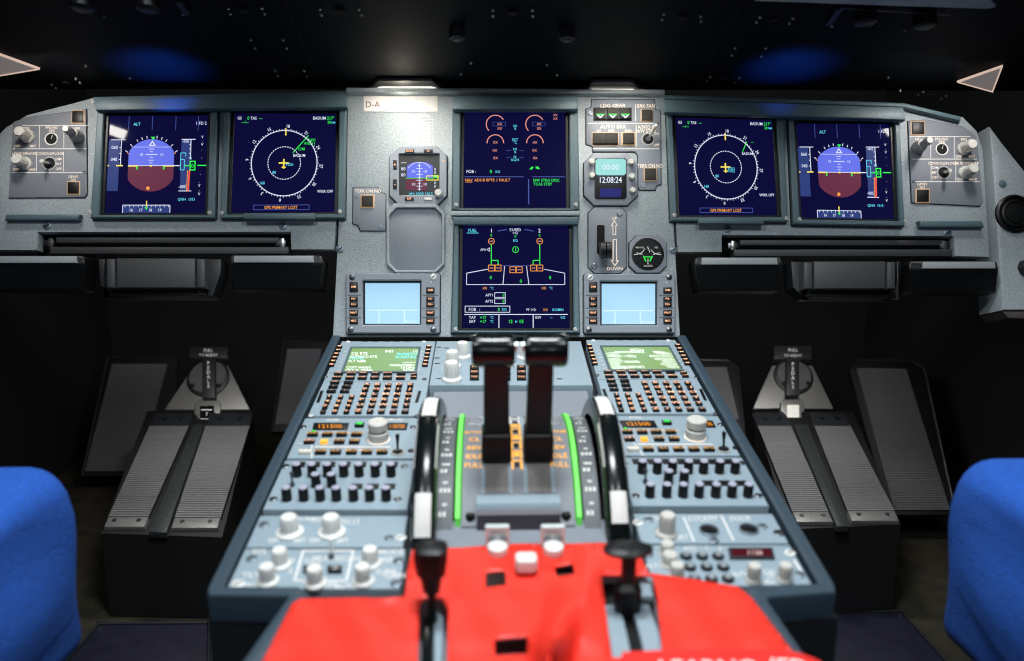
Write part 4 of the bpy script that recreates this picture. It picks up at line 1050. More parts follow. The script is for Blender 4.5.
# flood light plate with two cream knobs
L = Loc(PD, 240, 440, .242)
t = thing('flood_light_panel', 'blank grey plate carrying two large cream knobs', 'control panel', base_of(PD, L, 300, 445))
def ex(b):
    b.text(L, 'MAIN PNL', 255, 328, 18, mark, .0003); b.text(L, 'PED', 316, 328, 18, mark, .0003); b.text(L, 'INTEG LT', 438, 338, 20, mark, .0003)
    for x in (140, 248, 312, 425): b.text(L, 'OFF' if x in (140, 312) else 'BRT', x, 415, 20, mark, .0003)
plate(t, uvs(P, rp(SLW[0], SLW[1], 515.5, 547)), extra=ex)
for x in (207, 380): knob(t, L, x, 385, .0084, .0185, white, 0, skirt=.0130, pointer=False)
screw(t, L, 665, 405, .0052, 0, white); screw(t, L, 100, 350, .0055, 0, screwm); screw(t, L, 615, 405, .0045, 0, screwm)

# weather radar plate
t = thing('weather_radar_panel', 'grey plate with five cream knobs around a white outlined pair of buttons', 'control panel', base_of(PD, L, 350, 640))
def ex(b):
    b.strip(PD, uvs(L, [(262, 458), (468, 458), (440, 582), (225, 582)]), .0022, .0003, mark, True)
    for tt, x, y in (('SYS', 80, 462), ('1', 220, 495), ('2', 210, 540), ('WX', 45, 600), ('TILT', 45, 558), ('MODE', 625, 462), ('MAP', 600, 495), ('TURB', 600, 545), ('GAIN', 640, 560), ('AUTO', 440, 605), ('OFF', 372, 598), ('GCS', 300, 500), ('MULTISCAN', 400, 490)):
        b.text(L, tt, x, y, 22, mark, .0003, sx=1.2)
plate(t, uvs(P, rp(SLW[0], SLW[1] + .006, 549, 588.5)), extra=ex)
for x, y in ((168, 517), (116, 586), (312, 594), (510, 586), (540, 513)): knob(t, L, x, y, .0069, .0165, white, 0, skirt=.0098)
tog(t, L, 378, 488, .0060, (0, .2), .018, 0, white, hole=False)
for x in (292, 392): push(t, L, x, 541, 60, 26, black, -.0005, .003, legend='ON', ls=13, lm=mark)
screw(t, L, -8, 597, .0060, 0, white); screw(t, L, 655, 500, .0052, 0, screwm); screw(t, L, 645, 594, .0052, 0, screwm); screw(t, L, 50, 490, .0055, 0, screwm)

# port plate on the other side
L = Loc(PD, 600, 440, .2422)
t = thing('door_lock_panel', 'grey plate with two round black ports and one cream knob', 'control panel', base_of(PD, L, 400, 425))
SR = (SL[0] + DU / .494, SL[1] + DU / .494)
def ex(b):
    b.strip(PD, uvs(L, [(345, 318), (388, 420)]), .0018, .0003, mark); b.strip(PD, uvs(L, [(500, 312), (552, 416)]), .0018, .0003, mark)
    for tt, x in (('FLOOD', 235), ('COCKPIT', 425), ('DOOR', 580)): b.text(L, tt, x, 324, 21, mark, .0003)
    b.text(L, 'BRT', 340, 402, 20, mark, .0003)
plate(t, uvs(P, rp(SR[0], SR[1], 513.5, 543)), extra=ex)
for x, y in ((450, 375), (614, 371)):
    b = MB(); b.lathe(PD, L.uv(x, y), [(.0098, -.0005), (.0098, .0016), (.0086, .002), (.0080, .0006)], screwm, 26, black)
    b.lathe(PD, L.uv(x, y), [(.0046, .0006), (.0042, .0022)], darksteel, 16, black); b.build('round_port', t)
knob(t, L, 274, 392, .0078, .0225, cream, 0, skirt=.0105)
for x, y, m in ((157, 343, white), (200, 330, screwm), (670, 357, screwm), (738, 385, darksteel), (470, 415, screwm)): screw(t, L, x, y, .0052, 0, m)
# transponder plate
t = thing('transponder_panel', 'grey plate with nine round keys and a dark red code window', 'control panel', base_of(PD, L, 500, 620))
def ex(b):
    b.prism(PD, uvs(L, [(528, 452), (712, 452), (722, 496), (536, 496)]), 0, .0026, dark, .0008); b.prism(PD, uvs(L, [(540, 460), (703, 460), (711, 489), (546, 489)]), .0026, .0030, winred)
    b.text(L, '1136', 640, 476, 20, E_digit, .0034, sx=1.2)
    for tt, x, y in (('ATC', 372, 448), ('1', 440, 446), ('2', 495, 446), ('ALT RPTG', 250, 520), ('TCAS', 690, 545), ('AUTO', 580, 555), ('TA', 700, 560), ('ALL', 700, 585)): b.text(L, tt, x, y, 20, mark, .0003)
    b.strip(PD, uvs(L, [(800, 495), (832, 545)]), .0022, .0003, mark)
plate(t, uvs(P, rp(SR[0], SR[1], 545, 585.5)), extra=ex)
for r, (y, xs) in enumerate(((484, (355, 421, 487)), (529, (371, 440, 508)), (577, (390, 460, 528)))):
    for j, x in enumerate(xs):
        b = MB(); c = L.uv(x, y); b.lathe(PD, c, [(.0056, -.0005), (.0056, .0016), (.0046, .0018), (.0045, .0030), (.0038, .0036)], black, 18, screwm)
        C_ = type('C', (), {'pl': PD, 'uv': lambda s_, a, e, c=c: (c[0] + a, c[1] - e)})()
        b.text(C_, '123456780'[r * 3 + j], 0, 0, .004, mark, .0039); b.build('number_key', t)
for x, y in ((632, 582), (760, 580)): knob(t, L, x, y, .0060, .0165, cream, 0, skirt=.0072)
for x, y, r in ((275, 470, .0062), (287, 515, .0070), (316, 560, .0062)): knob(t, L, x, y, r, .012, cream, 0, skirt=r * 1.2)
for x, y, m in ((784, 468, white), (200, 475, screwm), (824, 556, screwm)): screw(t, L, x, y, .0050, 0, m)

# ---- centre switching panel
L = Loc(PD, 400, 330, .1815)
t = thing('system_switching_panel', 'grey panel with cream knobs and amber keys just behind the thrust lever heads', 'control panel', base_of(PD, L, 600, 300))
def ex(b):
    for x, y in ((215, 95), (255, 100), (205, 155), (205, 185), (215, 268), (850, 140), (880, 190), (880, 270)): b.strip(PD, uvs(L, [(x - 14, y), (x + 14, y)]), .003, .0003, black)
    b.text(L, 'ECAM', 620, 190, 10, mark, .0003); b.text(L, 'UPPER DISPLAY', 300, 130, 10, mark, .0003); b.text(L, 'LOWER DISPLAY', 285, 210, 10, mark, .0003); b.text(L, 'OFF', 245, 272, 10, mark, .0003); b.text(L, 'BRT', 332, 270, 10, mark, .0003)
plate(t, uvs(P, rp(-.166, .274, 341, 385)), extra=ex)
for x, y, s in ((290, 205, 1), (286, 276, 1.1), (346, 150, .95), (690, 155, .95)): knob(t, L, x, y, .0088 * s, .024 * s, white, 0, skirt=.0120 * s, pointer=False)
gl = ['ENG', 'BLEED', 'PRESS', 'ELEC', 'HYD', 'FUEL', 'APU', 'COND', 'DOOR', 'WHEEL', 'FCTL']
i = 0
for x in (410, 584, 669, 753):
    for y in (214, 241, 270):
        if x == 753 and y == 270: continue
        push(t, L, x, y, 50, 19, black, -.0005, .0035, legend=gl[i % 11], ls=9, lm=E_key, name='page_key'); i += 1
# ================================================================== THROTTLE QUADRANT
S0, RQ, HC = .400, .169, -.124
def arc_h(s, R=RQ): return math.sqrt(max(0, R * R - (s - S0) ** 2)) + HC
def drum(a, e, R, n=22, floor_h=-.017): 
    p = [(a + (e - a) * i / n, arc_h(a + (e - a) * i / n, R)) for i in range(n + 1)]
    return [(a, floor_h)] + p + [(e, floor_h)]
quad = thing('throttle_quadrant', 'grey curved throttle quadrant with green bands in the middle of the pedestal', 'throttle quadrant', PD.pt(0, -S0, -.018))
b = MB(); b.extr(PD, [(.186, -.017), (.186, -.004), (.292, .0), (.292, -.017)], -.100, .100, plateg); b.build('front_ramp', quad)
b = MB(); b.extr(PD, drum(.289, .511, RQ), -.0545, .0545, quadm)
# bright raised tracks where the levers run
b.build('drum_body', quad)
for u0, u1, w in ((-.0605, -.0560, 0), (.0560, .0605, 0)):
    b = MB(); b.extr(PD, drum(.280, .508, RQ + .0035), u0, u1, greenp); b.build('green_band', quad)
scl = mat('scale_dark', (.10, .11, .12), .5)
for sg in (-1, 1):
    u0, u1 = (-.079, -.0632) if sg < 0 else (.0632, .079)
    b = MB(); b.extr(PD, drum(.284, .514, RQ), u0, u1, scl)
    for i in range(9):
        s_ = .325 + i * .021; h = arc_h(s_) + .0005; uu = (u0 + u1) / 2; a = .004 if i % 3 == 0 else .0022
        q = [(uu - a, s_), (uu + a, s_), (uu + a, s_ + .002), (uu - a, s_ + .002)]
        b.add([PD.pt(x, -y, arc_h(y) + .0006) for x, y in q], [(0, 1, 2, 3)], mark)
        for k_ in range(3 if i % 2 else 2):
            x, y = uu - .004 + k_ * .004, s_ + .007
            b.add([PD.pt(x - .0012, -y, arc_h(y) + .0006), PD.pt(x + .0012, -y, arc_h(y) + .0006), PD.pt(x + .0012, -y - .004, arc_h(y + .004) + .0006), PD.pt(x - .0012, -y - .004, arc_h(y + .004) + .0006)], [(0, 1, 2, 3)], mark)
    b.build('trim_scale', quad)
# curved text plates either side of the levers
def curve_text(b, t, uc, s, size, m):
    vs, fs, x1, x0 = glyphs(t); sz = size / .72; out = []
    for x, y in vs:
        ss = s - (y - .36) * sz; out.append(PD.pt(uc + (x - (x0 + x1) / 2) * sz, -ss, arc_h(ss) + .0006))
    b.add(out, fs, m)
for sg in (-1, 1):
    b = MB(); uc = sg * .0430
    for tt, s_, m, z in (('TOGA', .345, mark, .0050), ('FLX', .362, mark, .0045), ('MCT', .374, mark, .0045), ('A/THR', .398, amberp, .0058), ('CL', .413, amberp, .0075), ('REV', .428, amberp, .0064), ('IDLE', .441, amberp, .0064), ('FULL', .453, amberp, .0064)):
        curve_text(b, tt, uc, s_, z, m)
    b.add([PD.pt(sg * .038 + a, -e, arc_h(e) + .0006) for a, e in ((-.0008, .33), (.0008, .33), (.0008, .38), (-.0008, .38))], [(0, 1, 2, 3)], mark)
    b.build('scale_marking', quad)
b = MB()
for i in range(9):
    s_ = .335 + i * .014; m = mark if i < 3 else amberp
    for (a, e, c, d) in ((-.0055, .0055, s_, s_ + .0016), (-.0055, -.0035, s_, s_ + .012), (.0035, .0055, s_, s_ + .012)):
        b.add([PD.pt(x, -y, arc_h(y) + .0007) for x, y in ((a, c), (e, c), (e, d), (a, d))], [(0, 1, 2, 3)], m)
    b.add([PD.pt(x, -y, arc_h(y) + .0007) for x, y in ((-.0025, s_ + .003), (.0025, s_ + .003), (.0025, s_ + .009), (-.0025, s_ + .009))], [(0, 1, 2, 3)], m if i % 2 else black)
b.build('scale_marking', quad)
LU = (-.0205, .0215)
slotm = mat('slot_liner', (.20, .18, .17), .5, 0, 300, .1)
for u in LU:
    b = MB(); n = 14
    for a, e, hh, m in ((u - .0155, u + .0155, .0006, pedg), (u - .0115, u + .0115, .0011, slotm)):
        top = [(.33 + (.484 - .33) * i / n) for i in range(n + 1)]
        vs = [PD.pt(x, -y, arc_h(y) + hh) for y in top for x in (a, e)]
        b.add(vs, [(2 * i, 2 * i + 1, 2 * i + 3, 2 * i + 2) for i in range(n)], m)
    b.build('lever_track', quad)
b = MB(); b.extr(PD, [(.493, .003), (.493, .0265), (.504, .0245), (.507, .021), (.511, .000)], -.040, .040, pedg); b.build('rear_ledge', quad)
b = MB(); b.extr(PD, [(.506, .000), (.506, .0195), (.513, .017), (.515, -.001)], -.0395, .0395, mat('ledge_dark_paint', (.07, .06, .075), .5)); b.build('ledge_face', quad)  # dark purple face below the pale ledge
b = MB(); b.extr(PD, [(.500, -.017), (.500, .002), (.565, -.002), (.565, -.017)], -.100, .100, plateg); b.build('rear_ramp', quad)
for u in (-.046, .046): 
    b = MB(); b.lathe(PD, (u, -.503), [(.005, .004), (.005, .010), (.004, .012)], black, 14); b.build('screw', quad)
# thrust levers
def lever(u, w, label):
    s0 = .441; ang = math.atan2(s0 - S0, arc_h(s0) - HC) - .02
    ds, dh = math.sin(ang), math.cos(ang)
    def pp(du, r, off):      # r along the lever from the drum centre, off towards the rear
        return PD.pt(u + du, -(S0 + ds * r + dh * off), HC + dh * r - ds * off)
    t = thing('thrust_lever', label, 'lever', pp(0, RQ + .002, 0), 'twin thrust levers')
    def blk(name, secs, m, par=t):
        b = MB(); k = None
        loops = [[pp(sx * hw, r, o) for sx, o in ((-1, o0), (1, o0), (1, o1), (-1, o1))] for r, hw, o0, o1 in secs]
        for a, c in zip(loops, loops[1:]):
            b.add(a + c, [(i, (i + 1) % 4, 4 + (i + 1) % 4, 4 + i) for i in range(4)], m)
        b.add(loops[0], [(0, 1, 2, 3)], m); b.add(loops[-1], [(0, 1, 2, 3)], m)
        o = b.build(name, par)
        bv = o.modifiers.new('edge', 'BEVEL'); bv.width = .0022; bv.segments = 2; bv.limit_method = 'ANGLE'
        return o
    blk('lever_boot', [(RQ + .002, w * .62, -.016, .016), (RQ + .028, w * .60, -.014, .013), (RQ + .033, w * .55, -.010, .010)], black)
    blk('stem', [(RQ + .030, w * .52, -.007, .007), (RQ + .095, w * .50, -.006, .006), (RQ + .128, w * .48, -.005, .005)], black)
    # rounded T grip, a bar across with swollen ends
    b = MB(); seg = 20; prof = [(-.0198, .004), (-.0198, .0128), (-.0182, .0155), (-.0140, .0164), (-.005, .0158), (.005, .0158), (.0140, .0164), (.0182, .0155), (.0198, .0128), (.0198, .004)]
    rc = RQ + .1285; ho = -.0028 if u < 0 else .0045
    vs = [pp(x * 1.02 + ho, rc + r * 1.0 * math.cos(2 * math.pi * i / seg), r * .95 * math.sin(2 * math.pi * i / seg)) for x, r in prof for i in range(seg)]
    fs = [(k * seg + i, k * seg + (i + 1) % seg, (k + 1) * seg + (i + 1) % seg, (k + 1) * seg + i) for k in range(len(prof) - 1) for i in range(seg)]
    fs += [tuple(range(seg)), tuple(range(seg * (len(prof) - 1), seg * len(prof)))]
    b.add(vs, fs, gloss); g = b.build('grip', t)
    # reversing latch below the grip
    blk('reverse_latch', [(RQ + .068, .0085, -.022, -.008), (RQ + .080, .0105, -.026, -.007), (RQ + .087, .0090, -.024, -.007)], gloss)
    b = MB(); sx = 1 if u < 0 else 1
    c = pp((.0198 if u < 0 else -.0198) * 1.02 + ho, rc + .004, 0); b.tube([c, c + X1 * (.0022 if u < 0 else -.0022)], .0048, steel, 12); b.build('disconnect_button', g)
lever(LU[0], .0245, 'black thrust lever with T grip, the one nearer the cyan text keypad')
lever(LU[1], .0245, 'black thrust lever with T grip, the one nearer the white text keypad')

# trim wheels
def wheel(sg, label):
    uc = -.0895 if sg < 0 else .0935; hw = .0118; R = .157; s0, h0 = .410, -.080
    t = thing('trim_wheel', label, 'trim wheel', PD.pt(uc, -s0, h0), 'twin pitch trim wheels')
    n = 72; b = MB()
    sec = [(-hw, R - .020), (-hw, R - .007), (-hw * .8, R - .0022), (-hw * .4, R), (hw * .4, R), (hw * .8, R - .0022), (hw, R - .007), (hw, R - .020)]
    W = lambda u, r, a: PD.pt(uc + u, -(s0 + r * math.sin(a)), h0 + r * math.cos(a))
    vs = [W(u, r, 2 * math.pi * i / n) for i in range(n) for u, r in sec]; k = len(sec)
    b.add(vs, [(i * k + j, i * k + (j + 1) % k, ((i + 1) % n) * k + (j + 1) % k, ((i + 1) % n) * k + j) for i in range(n) for j in range(k)], gloss)
    b.build('rim', t)
    b = MB(); b.hull([W(-.004, R - .018, 2 * math.pi * i / n) for i in range(n)], [W(.004, R - .018, 2 * math.pi * i / n) for i in range(n)], black); b.build('disc', t)
    def stripe(a0, a1, u0, u1, name='white_mark'):
        b = MB(); m_ = 6; vs = []
        for i in range(m_ + 1):
            a = a0 + (a1 - a0) * i / m_
            for j in range(5):
                u = u0 + (u1 - u0) * j / 4; q = abs(u) / hw
                r = R + .0007 - (0 if q <= .4 else (q - .4) / .4 * .0022 if q <= .8 else .0022 + (q - .8) / .2 * .0048)
                vs.append(W(u, r, a))
        b.add(vs, [(i * 5 + j, i * 5 + j + 1, i * 5 + j + 6, i * 5 + j + 5) for i in range(m_) for j in range(4)], white); b.build(name, t)
    stripe(rad(-16), rad(4), -.0072, .0072); stripe(rad(40), rad(55) if sg < 0 else rad(51), -.0076, .0076)
    for d in (16, ):
        stripe(rad(8), rad(30), -.0114, -.0098); stripe(rad(8), rad(30), .0098, .0114)
wheel(-1, 'black trim wheel with white marks beside the cyan text keypad')
wheel(1, 'black trim wheel with white marks beside the white text keypad')

# engine master switches
for x, lg, lb in ((497.5, '1', 'engine master switch with square grey guard, the one nearer the tall tapered black lever'), (552.8, '2', 'engine master switch with square grey guard, the one nearer the disc-topped lever')):
    c = P.uv(x, 563)
    t = thing('engine_master_switch', lb, 'switch', PD.pt(c[0], c[1], .016), 'engine master switches')
    b = MB(); b.lathe(PD, (c[0], c[1] - .004), [(.0092, .0145), (.0094, .018), (.0088, .0210), (.006, .0222)], white, 20); b.build('knob', t)
    b = MB(); q = [(c[0] - .0050, c[1] + .006), (c[0] + .0050, c[1] + .006), (c[0] + .0050, c[1] + .010), (c[0] - .0050, c[1] + .010)]; b.prism(PD, q, .0145, .026, white); b.build('stem', t)
    b = MB(); g0 = .0135; q = octa(c[0] - .0108, c[1] + .0045, c[0] + .0108, c[1] + .0105, .001)
    b.prism(PD, q, g0, g0 + .021, guardm, .0015)
    F_ = Plane(PD.pt(c[0], c[1] + .0044, g0), X1, PD.n); 
    C_ = type('C', (), {'pl': F_, 'uv': lambda s_, a, e: (a, e * -1)})()
    b.strip(F_, [(-.0098, .0015), (.0098, .0015), (.0098, .0195), (-.0098, .0195)], .0016, .0005, white, True)
    b.prism(F_, [(-.0080, .0065), (-.0020, .0065), (-.0020, .0120), (-.0080, .0120)], 0, .0006, screwm); b.prism(F_, [(.0020, .0065), (.0080, .0065), (.0080, .0120), (.0020, .0120)], 0, .0006, screwm)
    b.text(C_, 'ENG', 0, -.0162, .0045, screwm, .0006); b.text(C_, lg, 0, -.0092, .0045, screwm, .0007); b.build('guard', t)

# ================================================================== RED COVER
outl = [(292, 605), (300, 600), (404, 598), (408, 570), (412, 551), (430, 549), (460, 549), (486, 547), (520, 545), (570, 545), (600, 544), (612, 545), (640, 556), (648, 574), (690, 580), (738, 588), (752, 600), (775, 630), (800, 664), (824, 700), (240, 700), (262, 664)]
holes = [[(486, 574), (505, 572), (506, 586), (486, 589)], [(554, 569), (573, 565), (575, 575), (557, 578)], [(495, 641), (528, 638), (528, 655), (495, 657)],
         [(601, 577), (652, 577), (657, 600), (663, 659), (612, 659), (605, 610)], [(419, 607), (425, 600), (442, 600), (448, 610), (447, 660), (446, 699), (414, 699), (418, 660)]]
def inpoly(p, poly):
    c = False; n = len(poly)
    for i in range(n):
        x1, y1 = poly[i]; x2, y2 = poly[(i + 1) % n]
        if (y1 > p[1]) != (y2 > p[1]) and p[0] < (x2 - x1) * (p[1] - y1) / (y2 - y1) + x1: c = not c
    return c
def subd(poly, st=6.0):
    o = []
    for i in range(len(poly)):
        a, e = Vector(poly[i]), Vector(poly[(i + 1) % len(poly)]); k = max(1, int((e - a).length / st))
        o += [tuple(a + (e - a) * j / k) for j in range(k)]
    return o
pts, eds = [], []
for poly in [outl] + holes:
    q = subd(poly); k = len(pts); pts += q; eds += [(k + i, k + (i + 1) % len(q)) for i in range(len(q))]
for gx in range(240, 830, 7):
    for gy in range(546, 700, 6):
        p = (gx + random.uniform(-1, 1), gy + random.uniform(-1, 1))
        if inpoly(p, outl) and not any(inpoly(p, h) for h in holes): pts.append(p)
vo, _, tri, *_r = delaunay_2d_cdt([Vector(p) for p in pts], eds, [], 0, 1e-4)
def cov_h(x, y):
    g = lambda cx, cy, rx, ry: math.exp(-((x - cx) / rx) ** 2 - ((y - cy) / ry) ** 2)
    base = .0125
    return base + .0014 * math.sin(x * .035 + y * .02) + .0006 * math.sin(x * .11 - y * .07) + .0035 * g(526, 575, 24, 14) + .0005 * math.sin(y * .15) + .050 * max(0, 1 - abs(x - 556 - (y - 640) * -.25) / 20) * g(556, 650, 40, 30) + .006 * g(380, 590, 18, 10) + .007 * g(585, 590, 14, 26)
kept = [f_ for f_ in tri if (lambda c: inpoly(c, outl) and not any(inpoly(c, h) for h in holes))((sum(vo[i].x for i in f_) / 3, sum(vo[i].y for i in f_) / 3))]
b = MB(); vs = []
for v in vo:
    h = cov_h(v.x, v.y); u_, w_ = PD.uv(v.x, v.y, h); vs.append(PD.pt(u_, w_, h))
b.add(vs, kept, redm)
cov = b.build('protective_cover', sharp=1.2)
tag(cov, 'bright red protective cover with cut windows draped over the rear of the pedestal', 'cover')
md = cov.modifiers.new('thick', 'SOLIDIFY'); md.thickness = .0015; md.offset = -1
# under the cover: rear deck
b = MB(); b.prism(PD, uvs(P, [(309, 601), (404, 600), (409, 566), (596, 566), (645, 577), (653, 590), (742, 600), (786, 662), (814, 703), (236, 703), (266, 662)]), -.018, -.006, plateg, .001); b.build('rear_deck', pedl)
E_tag = mat('tag_white_print', (.9, .88, .85), .6, 0, 100, .02)
# ribbon with lettering at the very edge
b = MB(); RH = .022
ry = lambda x: 652.0 - 3.0 * math.sin((x - 620) / 205 * math.pi) ** 1 + max(0, (x - 780)) ** 2 * .006 - 0
top = [(x, ry(x)) for x in range(622, 824, 8)]
uo = [Loc(PD, h=RH).uv(x, y) for x, y in top]; ui = [Loc(PD, h=RH).uv(x, y + 30) for x, y in top]
n = len(top)
vs = [PD.pt(u, v, RH) for u, v in uo] + [PD.pt(u, v, RH + .001) for u, v in ui] + [PD.pt(u, v, RH - .003) for u, v in uo] + [PD.pt(u, v, RH - .003) for u, v in ui]
fs = []
for i in range(n - 1):
    fs += [(i, i + 1, n + i + 1, n + i), (2 * n + i, 2 * n + i + 1, 3 * n + i + 1, 3 * n + i), (i, i + 1, 2 * n + i + 1, 2 * n + i), (n + i, n + i + 1, 3 * n + i + 1, 3 * n + i)]
fs += [(0, n, 3 * n, 2 * n), (n - 1, 2 * n - 1, 4 * n - 1, 3 * n - 1)]
b.add(vs, fs, redd); rib = b.build('streamer_tag')
tag(rib, 'red streamer with white lettering lying along the near edge of the red cover', 'streamer')
b = MB(); LR = Loc(PD, h=RH + .0015)
b.text(LR, 'LEARNO', 708, 667, 15, E_tag, RH + .0016, sx=1.25); b.text(LR, 'JED', 787, 666, 15, E_tag, RH + .0016, rot=.06, sx=1.25); b.build('lettering', rib)
# white cap on the cover
c = P.uv(526, 586)
b = MB(); b.prism(PD, octa(c[0] - .0095, c[1] - .007, c[0] + .0095, c[1] + .009, .003), .019, .030, white, .003); o = b.build('selector_cap')
tag(o, 'small white square cap sitting on the red cover between two cut windows', 'knob')

# ---- speed brake lever
c = P.uv(432.5, 623)
t = thing('speed_brake_lever', 'tall black tapered lever standing in a slot of the red cover', 'lever', PD.pt(c[0], c[1], -.005))
def sq(b, secs, m, c):
    loops = []
    for h, w, d, off in secs:
        loops.append([PD.pt(c[0] + w * sx, c[1] + off + d * sy, h) for sx, sy in ((-1, -.6), (-.6, -1), (.6, -1), (1, -.6), (1, .6), (.6, 1), (-.6, 1), (-1, .6))])
    for a, e in zip(loops, loops[1:]): b.add(a + e, [(i, (i + 1) % 8, 8 + (i + 1) % 8, 8 + i) for i in range(8)], m)
    b.add(loops[0], [tuple(range(8))], m); b.add(loops[-1], [tuple(range(8))], m); return b
b = MB(); sq(b, [(-.005, .0036, .004, 0), (.026, .0033, .0036, .003), (.034, .0034, .0036, .004)], black, c); b.build('stem', t)
b = MB(); sq(b, [(.029, .0064, .006, .004), (.043, .0084, .008, .005), (.0450, .0112, .010, .006), (.060, .0134, .0115, .008), (.0665, .0128, .0105, .008), (.068, .0105, .0085, .008)], black, c); b.build('knob', t)
b = MB(); b.prism(PD, uvs(P, [(434, 608), (440, 608), (443.5, 614), (442, 660), (440, 697), (434, 697), (434, 640)]), -.0055, .002, pedg, .001); b.build('slot_edge', t)
b = MB(); b.prism(PD, uvs(P, [(423, 620), (433, 620), (433, 697), (420, 697)]), -.0055, .004, gloss, .001); b.build('slot_guide', t)
# ---- flap lever
c = P.uv(627, 612)
t = thing('flap_lever', 'black lever with flat disc top standing over pale curved guides in the red cover', 'lever', PD.pt(c[0], c[1], -.005))
b = MB(); sq(b, [(-.005, .0105, .008, 0), (.024, .0105, .008, .002), (.028, .0056, .005, .003), (.052, .0060, .005, .006), (.054, .0060, .005, .006)], black, c); b.build('stem', t)
b = MB(); b.lathe(PD, (c[0] - .001, c[1] + .006), [(.006, .0535), (.019, .0550), (.0195, .0575), (.017, .0590), (.008, .0600)], black, 28, sx=1.05, sy=.6); b.build('grip_disc', t)
b = MB(); b.prism(PD, uvs(P, [(635, 601), (652, 600.5), (653, 605), (636, 605.5)]), .004, .009, pedg, .001); b.build('gate_bar', t)
b = MB(); b.prism(PD, uvs(P, [(603, 580), (652, 580), (664, 690), (613, 690)]), -.0058, -.0035, underb); b.build('slot_floor', t)
b = MB(); b.prism(PD, uvs(P, [(636, 580), (650, 580), (652, 599), (637, 599)]), -.0035, .006, pedg, .001); b.build('side_plate', t)
for x0, x1 in ((606, 624), (637, 655)):
    b = MB(); uu0, uu1 = P.uv(x0, 630)[0], P.uv(x1, 630)[0]; sA, sB = -P.uv(600, 606)[1], -P.uv(600, 690)[1]; pr = []
    for i in range(15):
        s_ = sA + (sB - sA) * i / 14; pr.append((s_, .001 + .005 * math.sin(math.pi * i / 14)))
    b.extr(PD, [(sA, -.0035)] + pr + [(sB, -.0035)], uu0, uu1, pedg); b.build('curved_guide', t)

